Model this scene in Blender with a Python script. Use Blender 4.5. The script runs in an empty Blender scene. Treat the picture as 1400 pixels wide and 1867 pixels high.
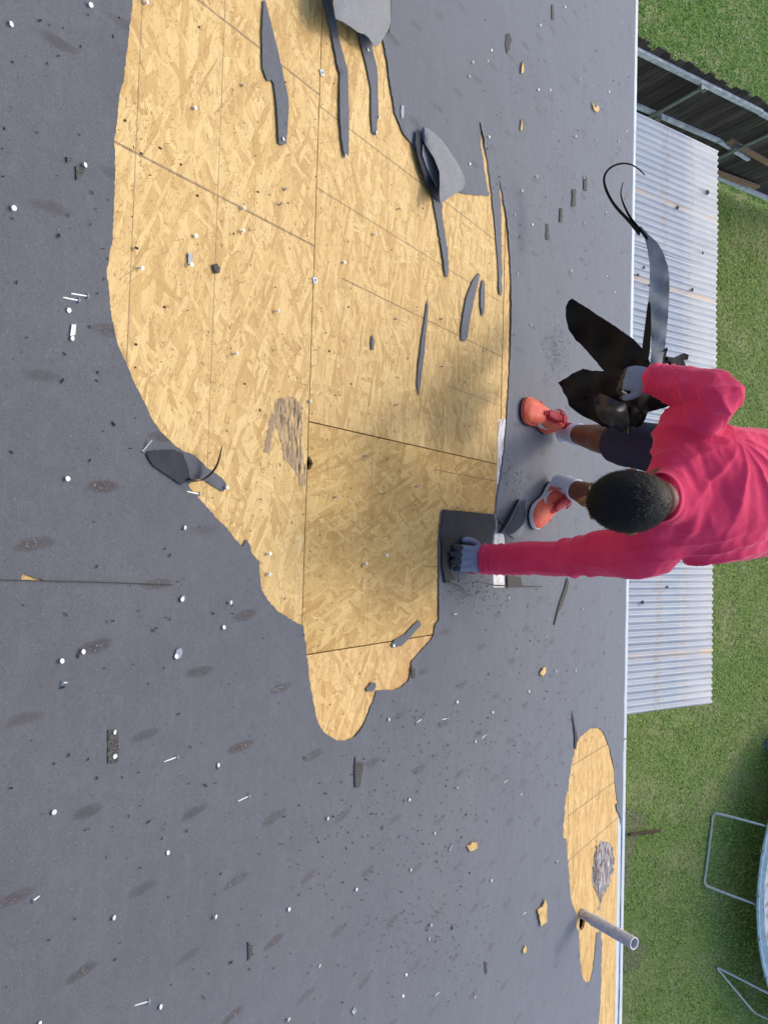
import bpy, bmesh, math, random
import numpy as np
from mathutils import Vector, Matrix, noise, geometry
random.seed(7); rng = np.random.default_rng(11)
scene = bpy.context.scene
COL = scene.collection

# ------------------------------------------------------------------ camera
FPX, CX, CY = 1402.0, 700.0, 933.5          # focal length and centre of the 1400x1867 photograph, in its pixels
SLOPE = math.radians(24.0)                   # roof pitch
CAMH = 1.28                                  # camera above the roof plane
def _n(v): v = np.array(v, float); return v/np.linalg.norm(v)
_d = _n([965, -85, -1402]); _e = _n([-.029, -1, .0407]); _e = _n(_e-_d*np.dot(_e, _d)); _nn = np.cross(_e, _d)
WM = np.array([[1, 0, 0], [0, math.cos(SLOPE), -math.sin(SLOPE)], [0, math.sin(SLOPE), math.cos(SLOPE)]]).T
MC = WM @ np.array([_e, _d, _nn])
CAM = WM[:, 2]*CAMH
RN = Vector(WM[:, 2]); RD = Vector(WM[:, 1]); RE = Vector((1, 0, 0))
cam_data = bpy.data.cameras.new('camera'); cam_ob = bpy.data.objects.new('camera', cam_data); COL.objects.link(cam_ob)
m4 = Matrix([[*MC[0], CAM[0]], [*MC[1], CAM[1]], [*MC[2], CAM[2]], [0, 0, 0, 1]])
cam_ob.matrix_world = m4
cam_data.sensor_fit = 'VERTICAL'; cam_data.sensor_height = 36.0; cam_data.lens = 36.0*FPX/1867.0
cam_data.clip_start = .05; cam_data.clip_end = 2000
scene.camera = cam_ob
# ------------------------------------------------------------------ light
SUN = Vector(MC @ _n([.985, .14, .06])).normalized()
elev = math.asin(SUN.z); azim = math.atan2(SUN.x, SUN.y)
world = bpy.data.worlds.new("World"); scene.world = world; world.use_nodes = True
wn = world.node_tree.nodes; wl = world.node_tree.links; wn.clear()
sky = wn.new('ShaderNodeTexSky'); sky.sky_type = 'NISHITA'; sky.sun_disc = False
sky.sun_elevation = elev; sky.sun_rotation = azim; sky.dust_density = 2.2; sky.air_density = 1.0; sky.ozone_density = 1.4
bg = wn.new('ShaderNodeBackground'); bg.inputs[1].default_value = .15
wo = wn.new('ShaderNodeOutputWorld'); wl.new(sky.outputs[0], bg.inputs[0]); wl.new(bg.outputs[0], wo.inputs[0])
sl = bpy.data.lights.new('sun', 'SUN'); sl.energy = .56; sl.angle = math.radians(9.0); sl.color = (1.0, .965, .91)
so = bpy.data.objects.new('sun', sl); COL.objects.link(so)
so.rotation_euler = SUN.to_track_quat('Z', 'Y').to_euler(); so.location = (0, 0, 20)
scene.view_settings.view_transform = 'Standard'; scene.view_settings.look = 'None'
scene.view_settings.exposure = .87; scene.view_settings.gamma = 1; scene.view_settings.use_curve_mapping = False
try:
    scene.cycles.max_bounces = 5; scene.cycles.diffuse_bounces = 3
except Exception: pass

# ------------------------------------------------------------------ geometry helpers
def ray(x, y): return MC @ np.array([(x-CX)/FPX, -(y-CY)/FPX, -1.0])
def P(x, y, z): return Vector(CAM+ray(x, y)*z)                   # point at a depth along a sight line
def uv(x, y):                                                    # pixel -> roof coordinates (along eave, down slope)
    r = ray(x, y); t = -CAMH/np.dot(r, WM[:, 2]); p = CAM+r*t
    return float(p[0]), float(np.dot(p, WM[:, 1]))
def W(u, v, n=0.0): return RE*u+RD*v+RN*n
def R(x, y, n=0.0): return W(*uv(x, y), n)
def Z(x, y, z): r = ray(x, y); return Vector(CAM+r*((z-CAM[2])/r[2]))
def pxm(x, y): # metres per pixel at roof
    r = ray(x, y); t = -CAMH/np.dot(r, WM[:, 2]); return t/FPX
def tag(o, label=None, cat=None, group=None, kind=None):
    if label: o['label'] = label
    if cat: o['category'] = cat
    if group: o['group'] = group
    if kind: o['kind'] = kind
    return o
def link(name, me, mat=None, parent=None, smooth=False):
    o = bpy.data.objects.new(name, me); COL.objects.link(o)
    if mat is not None:
        for m in (mat if isinstance(mat, (list, tuple)) else [mat]): me.materials.append(m)
    if smooth: me.polygons.foreach_set('use_smooth', [True]*len(me.polygons))
    if parent is not None: o.parent = parent; o.matrix_parent_inverse = Matrix.Translation(parent.location).inverted() if parent.type == 'EMPTY' and parent.get('_loc') else Matrix.Identity(4)
    return o
def mesh_from(name, verts, faces):
    me = bpy.data.meshes.new(name); me.from_pydata([tuple(v) for v in verts], [], faces); me.update(); return me
def bmobj(name, bm, mat=None, parent=None, smooth=False):
    me = bpy.data.meshes.new(name); bmesh.ops.recalc_face_normals(bm, faces=bm.faces[:]); bm.to_mesh(me); bm.free()
    return link(name, me, mat, parent, smooth)
def empty(name, loc):
    o = bpy.data.objects.new(name, None); COL.objects.link(o); o.location = loc; o.empty_display_size = .05; o['_loc'] = 1; return o
def box(bm, c, s, ax=(RE, RD, RN)):
    c = Vector(c); vs = []
    for k in range(8):
        q = c.copy()
        for i in range(3): q += ax[i]*(s[i]*.5*(1 if (k >> i) & 1 else -1))
        vs.append(bm.verts.new(q))
    for f in ((0, 2, 3, 1), (4, 5, 7, 6), (0, 1, 5, 4), (2, 6, 7, 3), (0, 4, 6, 2), (1, 3, 7, 5)): bm.faces.new([vs[i] for i in f])
WA = (Vector((1, 0, 0)), Vector((0, 1, 0)), Vector((0, 0, 1)))
def prism(bm, top, down):
    a = [bm.verts.new(p) for p in top]; b = [bm.verts.new(Vector(p)+down) for p in top]
    f = [bm.faces.new(a), bm.faces.new(b[::-1])]; n = len(a)
    for i in range(n): bm.faces.new((a[i], b[i], b[(i+1) % n], a[(i+1) % n]))
    bmesh.ops.triangulate(bm, faces=f)
def frames(pts, up):
    out = []; n = len(pts)
    for i in range(n):
        t = (pts[min(i+1, n-1)]-pts[max(i-1, 0)]).normalized()
        s = t.cross(up)
        if s.length < 1e-4: s = t.orthogonal()
        s.normalize(); out.append((t, s, s.cross(t).normalized()))
    return out
def smoothpath(pts, rad, sub=5):
    P2, R2 = [], []; n = len(pts)
    for i in range(n-1):
        p0, p1, p2, p3 = pts[max(i-1, 0)], pts[i], pts[i+1], pts[min(i+2, n-1)]
        for k in range(sub):
            t = k/sub
            P2.append(.5*((2*p1)+(p2-p0)*t+(2*p0-5*p1+4*p2-p3)*t*t+(-p0+3*p1-3*p2+p3)*t**3))
            R2.append(tuple(rad[i][j]*(1-t)+rad[i+1][j]*t for j in (0, 1)))
    P2.append(pts[-1].copy()); R2.append(tuple(rad[-1])); return P2, R2
def loft(bm, pts, rad, up=Vector((0, 0, 1)), seg=16, cap=True, sub=4, roundcap=True):
    pts = [Vector(p) for p in pts]; rad = [(r, r) if not isinstance(r, (tuple, list)) else tuple(r) for r in rad]
    if len(pts) > 2 and sub > 1: pts, rad = smoothpath(pts, rad, sub)
    if roundcap:
        t0 = (pts[0]-pts[1]).normalized(); t1 = (pts[-1]-pts[-2]).normalized(); r0 = min(rad[0]); r1 = min(rad[-1])
        pre = [(pts[0]+t0*r0*math.sin(a), (rad[0][0]*math.cos(a), rad[0][1]*math.cos(a))) for a in (1.35, 1.0, .5)]
        post = [(pts[-1]+t1*r1*math.sin(a), (rad[-1][0]*math.cos(a), rad[-1][1]*math.cos(a))) for a in (.5, 1.0, 1.35)]
        pts = [p for p, _ in pre]+pts+[p for p, _ in post]; rad = [r for _, r in pre]+rad+[r for _, r in post]
    fr = frames(pts, up); rings = []
    for p, (a, b), (t, s, u) in zip(pts, rad, fr):
        rings.append([bm.verts.new(p+s*(a*math.cos(2*math.pi*k/seg))+u*(b*math.sin(2*math.pi*k/seg))) for k in range(seg)])
    for i in range(len(rings)-1):
        for k in range(seg): bm.faces.new((rings[i][k], rings[i][(k+1) % seg], rings[i+1][(k+1) % seg], rings[i+1][k]))
    if cap: bm.faces.new(rings[0][::-1]); bm.faces.new(rings[-1])
def ellipsoid(bm, c, r, ax=WA, seg=20, ring=12):
    top = bm.verts.new(Vector(c)+ax[2]*r[2]); bot = bm.verts.new(Vector(c)-ax[2]*r[2]); rs = []
    for i in range(1, ring):
        a = math.pi*i/ring
        rs.append([bm.verts.new(Vector(c)+ax[0]*(r[0]*math.sin(a)*math.cos(2*math.pi*k/seg))+ax[1]*(r[1]*math.sin(a)*math.sin(2*math.pi*k/seg))+ax[2]*(r[2]*math.cos(a))) for k in range(seg)])
    for k in range(seg):
        bm.faces.new((top, rs[0][k], rs[0][(k+1) % seg])); bm.faces.new((bot, rs[-1][(k+1) % seg], rs[-1][k]))
        for i in range(len(rs)-1): bm.faces.new((rs[i][k], rs[i+1][k], rs[i+1][(k+1) % seg], rs[i][(k+1) % seg]))
def remeshed(bm, voxel, it=6, fac=.5):
    me = bpy.data.meshes.new('tmp'); bm.to_mesh(me); bm.free(); o = bpy.data.objects.new('tmp', me); COL.objects.link(o)
    m = o.modifiers.new('r', 'REMESH'); m.mode = 'VOXEL'; m.voxel_size = voxel
    s = o.modifiers.new('s', 'SMOOTH'); s.iterations = it; s.factor = fac
    dg = bpy.context.evaluated_depsgraph_get(); dg.update(); out = bpy.data.meshes.new_from_object(o.evaluated_get(dg))
    bpy.data.objects.remove(o); bpy.data.meshes.remove(me); out.materials.clear(); return out
def inpoly(x, y, poly):
    poly = np.array(poly); inside = np.zeros(len(x), bool); n = len(poly); j = n-1
    for i in range(n):
        xi, yi = poly[i]; xj, yj = poly[j]
        c = ((yi > y) != (yj > y)) & (x < (xj-xi)*(y-yi)/((yj-yi)+1e-12)+xi); inside ^= c; j = i
    return inside
def jag(pts, amp=1.3, step=5, closed=True, seed=0):
    """subdivide a traced outline and roughen it like a tear"""
    r = random.Random(seed); out = []; n = len(pts)
    for i in range(n if closed else n-1):
        a = Vector(pts[i]+(0,)) if len(pts[i]) == 2 else Vector(pts[i]); b = Vector(tuple(pts[(i+1) % n])+(0,))
        L = (b-a).length; k = max(1, int(L/step)); nrm = Vector((-(b-a).y, (b-a).x, 0)).normalized() if L > 0 else Vector((0, 0, 0))
        for j in range(k):
            p = a.lerp(b, j/k); d = amp*(noise.noise(Vector((p.x*.13, p.y*.13, seed)))*1.1+(r.random()-.5)*.9)
            if j == 0: d *= .4
            out.append((p.x+nrm.x*d, p.y+nrm.y*d))
    if not closed: out.append(tuple(pts[-1]))
    return out

# ------------------------------------------------------------------ material helper
class NT:
    def __init__(s, name):
        s.m = bpy.data.materials.new(name); s.m.use_nodes = True; s.t = s.m.node_tree; s.t.nodes.clear()
        s.out = s.t.nodes.new('ShaderNodeOutputMaterial'); s.b = s.t.nodes.new('ShaderNodeBsdfPrincipled'); s.t.links.new(s.b.outputs[0], s.out.inputs[0])
    def n(s, ty, ins=None, **kw):
        nd = s.t.nodes.new(ty)
        for k, v in kw.items(): setattr(nd, k, v)
        for k, v in (ins or {}).items(): s.set(nd.inputs[k], v)
        return nd
    def set(s, sock, v):
        if isinstance(v, bpy.types.NodeSocket): s.t.links.new(v, sock)
        elif isinstance(v, (tuple, list)) and len(v) == 3 and sock.type == 'RGBA': sock.default_value = (*v, 1)
        else: sock.default_value = v
    def math(s, op, a, b=0.0, c=0.0, clamp=False):
        nd = s.n('ShaderNodeMath', {0: a, 1: b, 2: c}, operation=op); nd.use_clamp = clamp; return nd.outputs[0]
    def mix(s, f, a, b, mode='MIX'):
        nd = s.n('ShaderNodeMix', data_type='RGBA', blend_type=mode); s.set(nd.inputs[0], f); s.set(nd.inputs[6], a); s.set(nd.inputs[7], b); return nd.outputs[2]
    def ramp(s, f, stops, interp='LINEAR'):
        nd = s.n('ShaderNodeValToRGB', {0: f}); cr = nd.color_ramp; cr.interpolation = interp
        while len(cr.elements) < len(stops): cr.elements.new(.5)
        for e, (p, c) in zip(cr.elements, stops): e.position = p; e.color = (*(c if isinstance(c, (tuple, list)) else (c, c, c)), 1)
        return nd.outputs[0]
    def noise(s, vec, scale, detail=3, rough=.55, dist=0, out=0, dim='3D'):
        return s.n('ShaderNodeTexNoise', {'Vector': vec, 'Scale': scale, 'Detail': detail, 'Roughness': rough, 'Distortion': dist}, noise_dimensions=dim).outputs[out]
    def roof(s, off=(0, 0, 0)):
        g = s.n('ShaderNodeNewGeometry'); r = s.n('ShaderNodeVectorRotate', {'Vector': g.outputs['Position'], 'Angle': SLOPE}, rotation_type='X_AXIS')
        return s.n('ShaderNodeVectorMath', {0: r.outputs[0], 1: off}, operation='ADD').outputs[0]
    def pos(s): return s.n('ShaderNodeNewGeometry').outputs['Position']
    def objc(s): return s.n('ShaderNodeTexCoord').outputs['Object']
    def map(s, v, rot=0, sc=(1, 1, 1), loc=(0, 0, 0)):
        a = s.n('ShaderNodeMapping', {'Vector': v, 'Rotation': (0, 0, rot)}); return s.n('ShaderNodeMapping', {'Vector': a.outputs[0], 'Scale': sc, 'Location': loc}).outputs[0]
    def bump(s, h, strength=.5, dist=.002, prev=None):
        nd = s.n('ShaderNodeBump', {'Height': h, 'Strength': strength, 'Distance': dist})
        if prev is not None: s.set(nd.inputs['Normal'], prev)
        return nd.outputs[0]
    def fin(s, color=None, rough=None, normal=None, metal=None, spec=None, **kw):
        if color is not None: s.set(s.b.inputs['Base Color'], color)
        if rough is not None: s.set(s.b.inputs['Roughness'], rough)
        if normal is not None: s.set(s.b.inputs['Normal'], normal)
        if metal is not None: s.set(s.b.inputs['Metallic'], metal)
        if spec is not None: s.set(s.b.inputs['Specular IOR Level'], spec)
        for k, v in kw.items(): s.set(s.b.inputs[k], v)
        return s.m
def simple(name, col, rough=.7, metal=0, var=.12, scale=40, spec=.4, bump=0, bdist=.001):
    m = NT(name); p = m.pos(); n = m.noise(p, scale, 4)
    c = m.mix(m.ramp(n, [(.3, 0.), (.7, 1.)]), tuple(x*(1-var) for x in col), tuple(min(1, x*(1+var)) for x in col))
    nm = m.bump(m.noise(p, scale*4, 4), bump, bdist) if bump else None
    return m.fin(c, rough, nm, metal, spec)

def osb(name, ulines=(), vlines=(), main=0.0, spread=.35, off=(0, 0), tint=(1, 1, 1), linecol=(.20, .13, .07)):
    """oriented strand board: layers of long flat wood strands, each with its own tone, grain and edge"""
    m = NT(name); base = m.roof((off[0], off[1], 0)); raw = m.roof()
    col = m.ramp(m.noise(m.map(base, main, (9, 60, 1)), 1.0, 4), [(.3, (.56, .345, .150)), (.7, (.70, .465, .225))])
    hgt = None
    lay = [(main+.9, .12, .032, .50), (main-.75, .14, .034, .45), (main+.42, .15, .028, .45), (main-.3, .17, .030, .45), (main+.1, .18, .027, .42), (main-.08, .12, .016, .35), (main+1.3, .055, .014, .22), (main-.5, .06, .012, .25), (main+.2, .075, .011, .30)]
    lay = [(main+(a-main)*spread/.35, L, wd, k) for a, L, wd, k in lay]
    wob = m.noise(base, 9, 2, out=1); wb = m.n('ShaderNodeVectorMath', {0: wob, 1: (.022, .022, 0)}, operation='MULTIPLY').outputs[0]
    bw = m.n('ShaderNodeVectorMath', {0: base, 1: wb}, operation='ADD').outputs[0]
    for i, (ang, L, wd, keep) in enumerate(lay):
        vec = m.map(bw, ang, (1/L, 1/wd, 1), (i*7.3, i*3.1, 0))
        vo = m.n('ShaderNodeTexVoronoi', {'Vector': vec, 'Scale': 1.0, 'Randomness': 1.0}, voronoi_dimensions='2D')
        ve = m.n('ShaderNodeTexVoronoi', {'Vector': vec, 'Scale': 1.0, 'Randomness': 1.0}, voronoi_dimensions='2D', feature='DISTANCE_TO_EDGE')
        sp = m.n('ShaderNodeSeparateColor', {0: vo.outputs['Color']})
        mask = m.math('GREATER_THAN', sp.outputs[1], 1-keep)
        grain = m.noise(m.map(bw, ang, (14, 420, 1)), 1.0, 3, .6)
        tone = m.math('MULTIPLY_ADD', grain, .45, m.math('MULTIPLY', sp.outputs[0], .6))
        c = m.ramp(tone, [(.10, (.38, .225, .090)), (.27, (.54, .345, .145)), (.50, (.65, .445, .210)), (.90, (.78, .575, .310))])
        col = m.mix(m.math('MULTIPLY', mask, .93), col, c)
        edge = m.math('MULTIPLY', m.math('LESS_THAN', ve.outputs[0], .020 if i < 6 else .035), mask)
        gate = m.math('GREATER_THAN', m.noise(base, 34, 2), .50)
        col = m.mix(m.math('MULTIPLY', m.math('MULTIPLY', edge, gate), .62), col, (.26, .125, .035))
        hh = m.math('MULTIPLY', mask, m.math('MULTIPLY_ADD', sp.outputs[2], .6, .3)); hgt = hh if hgt is None else m.math('MAXIMUM', hgt, hh)
    # short dark slivers between strands
    for k, (a, t) in enumerate(((main+.1, .615), (main-.6, .64), (main+1.0, .65), (main+.4, .64))):
        s = m.math('GREATER_THAN', m.noise(m.map(bw, a, (55, 380, 1), (k*5, 0, 0)), 1.0, 2, .5), t)
        s = m.math('MULTIPLY', s, m.ramp(m.noise(m.map(base, 0, (1, 1, 1), (k*3, 1, 0)), 13, 3, .6), [(.46, 0.), (.58, 1.)])); col = m.mix(m.math('MULTIPLY', s, .72), col, (.24, .125, .045))
    big = m.noise(base, 2.3, 3); col = m.mix(m.ramp(big, [(.35, .0), (.75, .30)]), col, (.50, .29, .12))
    col = m.mix(1.0, col, (.95*tint[0], .93*tint[1], .76*tint[2]), 'MULTIPLY')
    sx = m.n('ShaderNodeSeparateXYZ', {0: raw}); j = m.noise(raw, 60, 2)
    ln = None
    for ax, lst in ((0, ulines), (1, vlines)):
        for it in lst:
            pos, wdt, lo, hi = it
            d = m.math('ABSOLUTE', m.math('SUBTRACT', sx.outputs[ax], pos)); l = m.math('LESS_THAN', d, m.math('MULTIPLY', m.math('ADD', j, .45), wdt))
            o = sx.outputs[1-ax]; l = m.math('MULTIPLY', l, m.math('MULTIPLY', m.math('GREATER_THAN', o, lo), m.math('LESS_THAN', o, hi)))
            ln = l if ln is None else m.math('MAXIMUM', ln, l)
    if ln is not None: col = m.mix(m.math('MULTIPLY', ln, m.ramp(m.noise(raw, 45, 3), [(.3, .55), (.6, .9)])), col, linecol)
    b = m.bump(m.math('ADD', hgt, m.math('MULTIPLY', m.noise(base, 300, 3), .4)), .55, .0012)
    return m.fin(col, .62, b, spec=.30)

def felt_mat(name, col=(.093, .094, .102), stains=True, rough=.72):
    m = NT(name); r = m.roof()
    n1 = m.noise(r, 3.0, 4); n2 = m.noise(r, 90, 4, .7); n3 = m.noise(r, 420, 2, .7)
    c = m.mix(m.ramp(n1, [(.3, 0.), (.7, 1.)]), tuple(x*.90 for x in col), tuple(x*1.10 for x in col))
    c = m.mix(m.ramp(n2, [(.35, 0.), (.65, .5)]), c, tuple(x*.86 for x in col))
    # faint pressed lines of the weave down the roll
    c = m.mix(m.math('MULTIPLY', m.ramp(m.noise(m.map(r, 0, (2.5, 70, 1)), 1.0, 3), [(.52, 0.), (.75, .45)]), 1), c, tuple(x*1.16 for x in col))
    c = m.mix(m.ramp(m.noise(r, 230, 3, .85), [(.36, .75), (.47, 0.), (.58, 0.), (.66, .65)]), c, tuple(x*.55 for x in col)); c = m.mix(m.ramp(m.noise(m.map(r, 1.0, (1, 1, 1), (7, 2, 0)), 210, 3, .85), [(.57, 0.), (.66, .6)]), c, tuple(x*1.7 for x in col)); c = m.mix(m.ramp(m.noise(m.map(r, .15, (1, 1, 1), (1, 9, 0)), 26, 4, .7), [(.50, 0.), (.70, .35)]), c, tuple(x*1.35 for x in col)); c = m.mix(m.ramp(m.noise(m.map(r, .0, (1, 1, 1), (4, 9, 0)), 5, 4, .7), [(.52, 0.), (.70, .30)]), c, tuple(x*.70 for x in col)); c = m.mix(m.ramp(m.noise(r, 260, 1, .4), [(.735, 0.), (.75, .9)]), c, (.02, .02, .022))
    c = m.mix(m.ramp(m.noise(m.map(r, .4, (1, 1, 1), (3, 5, 0)), 310, 1, .4), [(.748, 0.), (.765, .55)]), c, (.26, .27, .29))
    if stains:
        s = m.n('ShaderNodeSeparateXYZ', {0: r}); u, v = s.outputs[0], s.outputs[1]
        wv = m.noise(r, 6, 2, out=1); ws = m.n('ShaderNodeSeparateXYZ', {0: wv})
        vv = m.math('ADD', m.math('MULTIPLY_ADD', v, 1/.132, -.32), m.math('MULTIPLY', m.math('SUBTRACT', ws.outputs[1], .5), .25)); row = m.math('FLOOR', vv)
        uu = m.math('ADD', m.math('MULTIPLY_ADD', u, 1/.304, .555), m.math('MULTIPLY', row, .375))
        uu = m.math('ADD', uu, m.math('MULTIPLY', m.math('SUBTRACT', ws.outputs[0], .5), .10)); cell = m.math('FLOOR', uu)
        fu = m.math('SUBTRACT', m.math('FRACT', uu), .5); fv = m.math('SUBTRACT', m.math('FRACT', vv), .5)
        idv = m.n('ShaderNodeCombineXYZ', {0: cell, 1: row}); wh = m.n('ShaderNodeTexWhiteNoise', {'Vector': idv.outputs[0]}, noise_dimensions='2D')
        rnd = wh.outputs[0]; sc = m.n('ShaderNodeSeparateColor', {0: wh.outputs[1]})
        du = m.math('MULTIPLY', m.math('ADD', fu, m.math('MULTIPLY', fv, .04)), .304/.013); dv = m.math('MULTIPLY', fv, .132/.042)
        dd = m.math('ADD', m.math('MULTIPLY', du, du), m.math('MULTIPLY', dv, dv)); dd = m.math('ADD', dd, m.math('MULTIPLY', m.math('SUBTRACT', m.noise(m.map(r, 0, (1, .5, 1)), 95, 5, .8), .5), 2.3))
        k = m.math('MULTIPLY', m.ramp(dd, [(0, 1.), (.5, .7), (1.25, 0.)]), m.math('MULTIPLY_ADD', rnd, .60, .52))
        c = m.mix(m.math('MULTIPLY', k, .95, clamp=True), c, m.mix(sc.outputs[1], (.052, .036, .033), (.040, .037, .036)))
        k2 = m.math('MULTIPLY', m.math('MULTIPLY', m.ramp(dd, [(.1, 1.), (.5, 0.)]), m.math('GREATER_THAN', m.noise(r, 240, 2), .61)), m.math('GREATER_THAN', sc.outputs[0], .5))
        c = m.mix(m.math('MULTIPLY', k2, .45), c, (.40, .36, .33))
        pk = m.noise(r, 1.4, 3); c = m.mix(m.ramp(pk, [(.50, 0.), (.72, .28)]), c, (.120, .108, .114))
    b = m.bump(n3, .35, .0006); b = m.bump(m.noise(r, 9, 4), .5, .006, b)
    return m.fin(c, m.math('MULTIPLY_ADD', n2, .18, rough-.06), b, spec=.30, **{'Sheen Weight': .50 if stains else 0.1, 'Sheen Roughness': .5, 'Sheen Tint': (.8, .85, 1.0, 1)})

M = {}
M['felt'] = felt_mat('felt_grey'); M['felt_loose'] = felt_mat('felt_loose', (.105, .11, .12), False, .45)
M['felt_back'] = simple('felt_underside', (.022, .019, .020), .62, 0, .3, 60, .35, .3, .001)
M['shadow_gap'] = simple('attic_dark', (.02, .018, .016), .9)
M['white_metal'] = simple('white_trim', (.50, .56, .61), .45, .0, .14, 9, .4)
M['galv'] = simple('galvanised_nail', (.62, .62, .58), .4, .2, .15, 300, .6)
M['nail_dull'] = simple('dull_nail', (.30, .25, .21), .5, .5, .4, 300)
M['steel'] = simple('weathered_steel', (.30, .33, .34), .45, .6, .2, 30)
M['shingle'] = None
m = NT('shingle_granules'); p = m.pos(); c = m.ramp(m.noise(p, 700, 2, .7), [(.38, (.008, .008, .008)), (.52, (.05, .045, .04)), (.66, (.30, .27, .24))]); M['shingle'] = m.fin(c, .85, m.bump(m.noise(p, 700, 2), .9, .002))
m = NT('plastic_flag'); M['plastic'] = m.fin((.26, .30, .38), .25, spec=.6, **{'Transmission Weight': .35})
M['granule'] = simple('granule_dark', (.028, .026, .026), .8, 0, .6, 400)
M['chip'] = osb('wood_chip', main=.2, off=(3.3, 1.2))

# ================================================================== HOUSE
house = empty('house', W(0, 4.0, -.3)); tag(house, 'two storey house whose roof is stripped to grey felt and bare board', 'house')
V_EAVE = 4.165; L16 = .2035
roofp = None
bm = bmesh.new(); box(bm, W(-.4, 1.2, -.155), (10.4, 6.0, .02)); box(bm, W(-.4, V_EAVE-.02, -.06), (10.4, .03, .10))
for k in range(18): box(bm, W(-5.4+k*.61, 1.3, -.078), (.04, 5.7, .12))
roofp = bmobj('roof', bm, M['shadow_gap'], house)
PT = .011
def panel(u0, u1, v0, v1, mat, notch=None):
    g = .0016; pts = [(u0+g, v0+g), (u1-g, v0+g), (u1-g, v1-g), (u0+g, v1-g)]
    if notch: pts = notch(pts)
    bm = bmesh.new(); prism(bm, [W(a, b, 0) for a, b in pts], -RN*PT); return bmobj('panel', bm, mat, roofp)
SA, SB, SC = 1.505, 2.612, 3.385
ju1 = uv(155, 1061)[0]; jd = -.307; jb = .291
o1 = osb('board_upper', [(-.765, .0030, .4, 1.6), (-1.167, .0030, .4, 1.6)], [(.948, .0013, -9, 9), (1.168, .0012, -9, 9)], .12, .5, (0, 0))
o2 = osb('board_middle', [(-1.137, .0022, 1.5, 2.7), (-.920, .0018, 1.5, 2.7), (-.716, .0022, 1.62, 2.7), (-.53, .001, 2.2, 2.7)], [(2.278, .0012, -9, 9), (1.83, .0008, -9, 9)], -.06, .42, (1.7, .4))
o3 = osb('board_patch', [(-.243, .0018, 2.13, 2.7), (.07, .0012, 2.1, 2.6)], [(1.79, .0008, -9, 9)], .5, 1.1, (4.1, 2.4), (.90, .86, .74), (.22, .12, .04))
o4 = osb('board_lower_left', [], [], .15, .55, (6.1, 1.1), (1.02, .97, .95))
o5 = osb('board_eave', [(.985, .0028, 3.2, 4.3), (1.203, .0026, 3.2, 4.3), (1.405, .0026, 3.2, 4.3)], [(3.45, .0012, -9, 9)], .04, .16, (8.3, 5.1), (1.04, 1.0, .98))
panel(-2.35, 2.53, .40, SA, o1)
def knot(pts):
    cu, cv = uv(566, 845); rr = .019; out = [pts[0]]
    for k in range(9):
        a = math.pi*(1-k/8); out.append((cu+rr*.95*math.cos(a), SA+.0016+rr*1.0*math.sin(a)*(1+.12*math.sin(k*2.1))))
    return out+pts[1:]
panel(-2.75, jd, SA, SB, o2); panel(jd, jb, SA, SB, o3, knot); panel(jb, 2.73, SA, SB, o4)
panel(-2.9, .1, SB+.003, SC, o4); panel(.1, 2.54, SB+.003, SC, o4)
panel(-3.3, -.85, SC, V_EAVE, o5)
def vent(pts):
    cu, cv = uv(1056, 1683); return pts
PU, PV = uv(1058, 1664)
# the eave board has a round vent hole: built as a frame of four pieces would show seams, so cut it
def panel_hole(u0, u1, v0, v1, mat, c, r):
    g = .0016; n = 28; ring = [(c[0]+r*math.cos(2*math.pi*k/n)*(1+.10*math.sin(3*k)), c[1]+r*math.sin(2*math.pi*k/n)*(1+.08*math.cos(2.3*k))) for k in range(n)]
    out = [(u0+g, v0+g), (u1-g, v0+g), (u1-g, v1-g), (u0+g, v1-g)]
    pts = [Vector(p) for p in out+ring]; ed = [(i, (i+1) % 4) for i in range(4)]+[(4+i, 4+(i+1) % n) for i in range(n)]
    vs, es, fs, *_ = geometry.delaunay_2d_cdt(pts, ed, [], 1, 1e-6)
    a = np.array([(v.x, v.y) for v in vs]); keep = [f for f in fs if not inpoly(np.array([a[list(f)].mean(0)[0]]), np.array([a[list(f)].mean(0)[1]]), ring)[0]]
    bm = bmesh.new(); bv = [bm.verts.new(W(x, y, 0)) for x, y in a]
    for f in keep: bm.faces.new([bv[i] for i in f])
    r_ = bmesh.ops.extrude_face_region(bm, geom=bm.faces[:]); bmesh.ops.translate(bm, verts=[e for e in r_['geom'] if isinstance(e, bmesh.types.BMVert)], vec=-RN*PT)
    return bmobj('panel', bm, mat, roofp)
HU, HV = uv(1061, 1680)
panel_hole(-.85, 3.4, SC, V_EAVE, o5, (HU, HV), .040)

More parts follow.
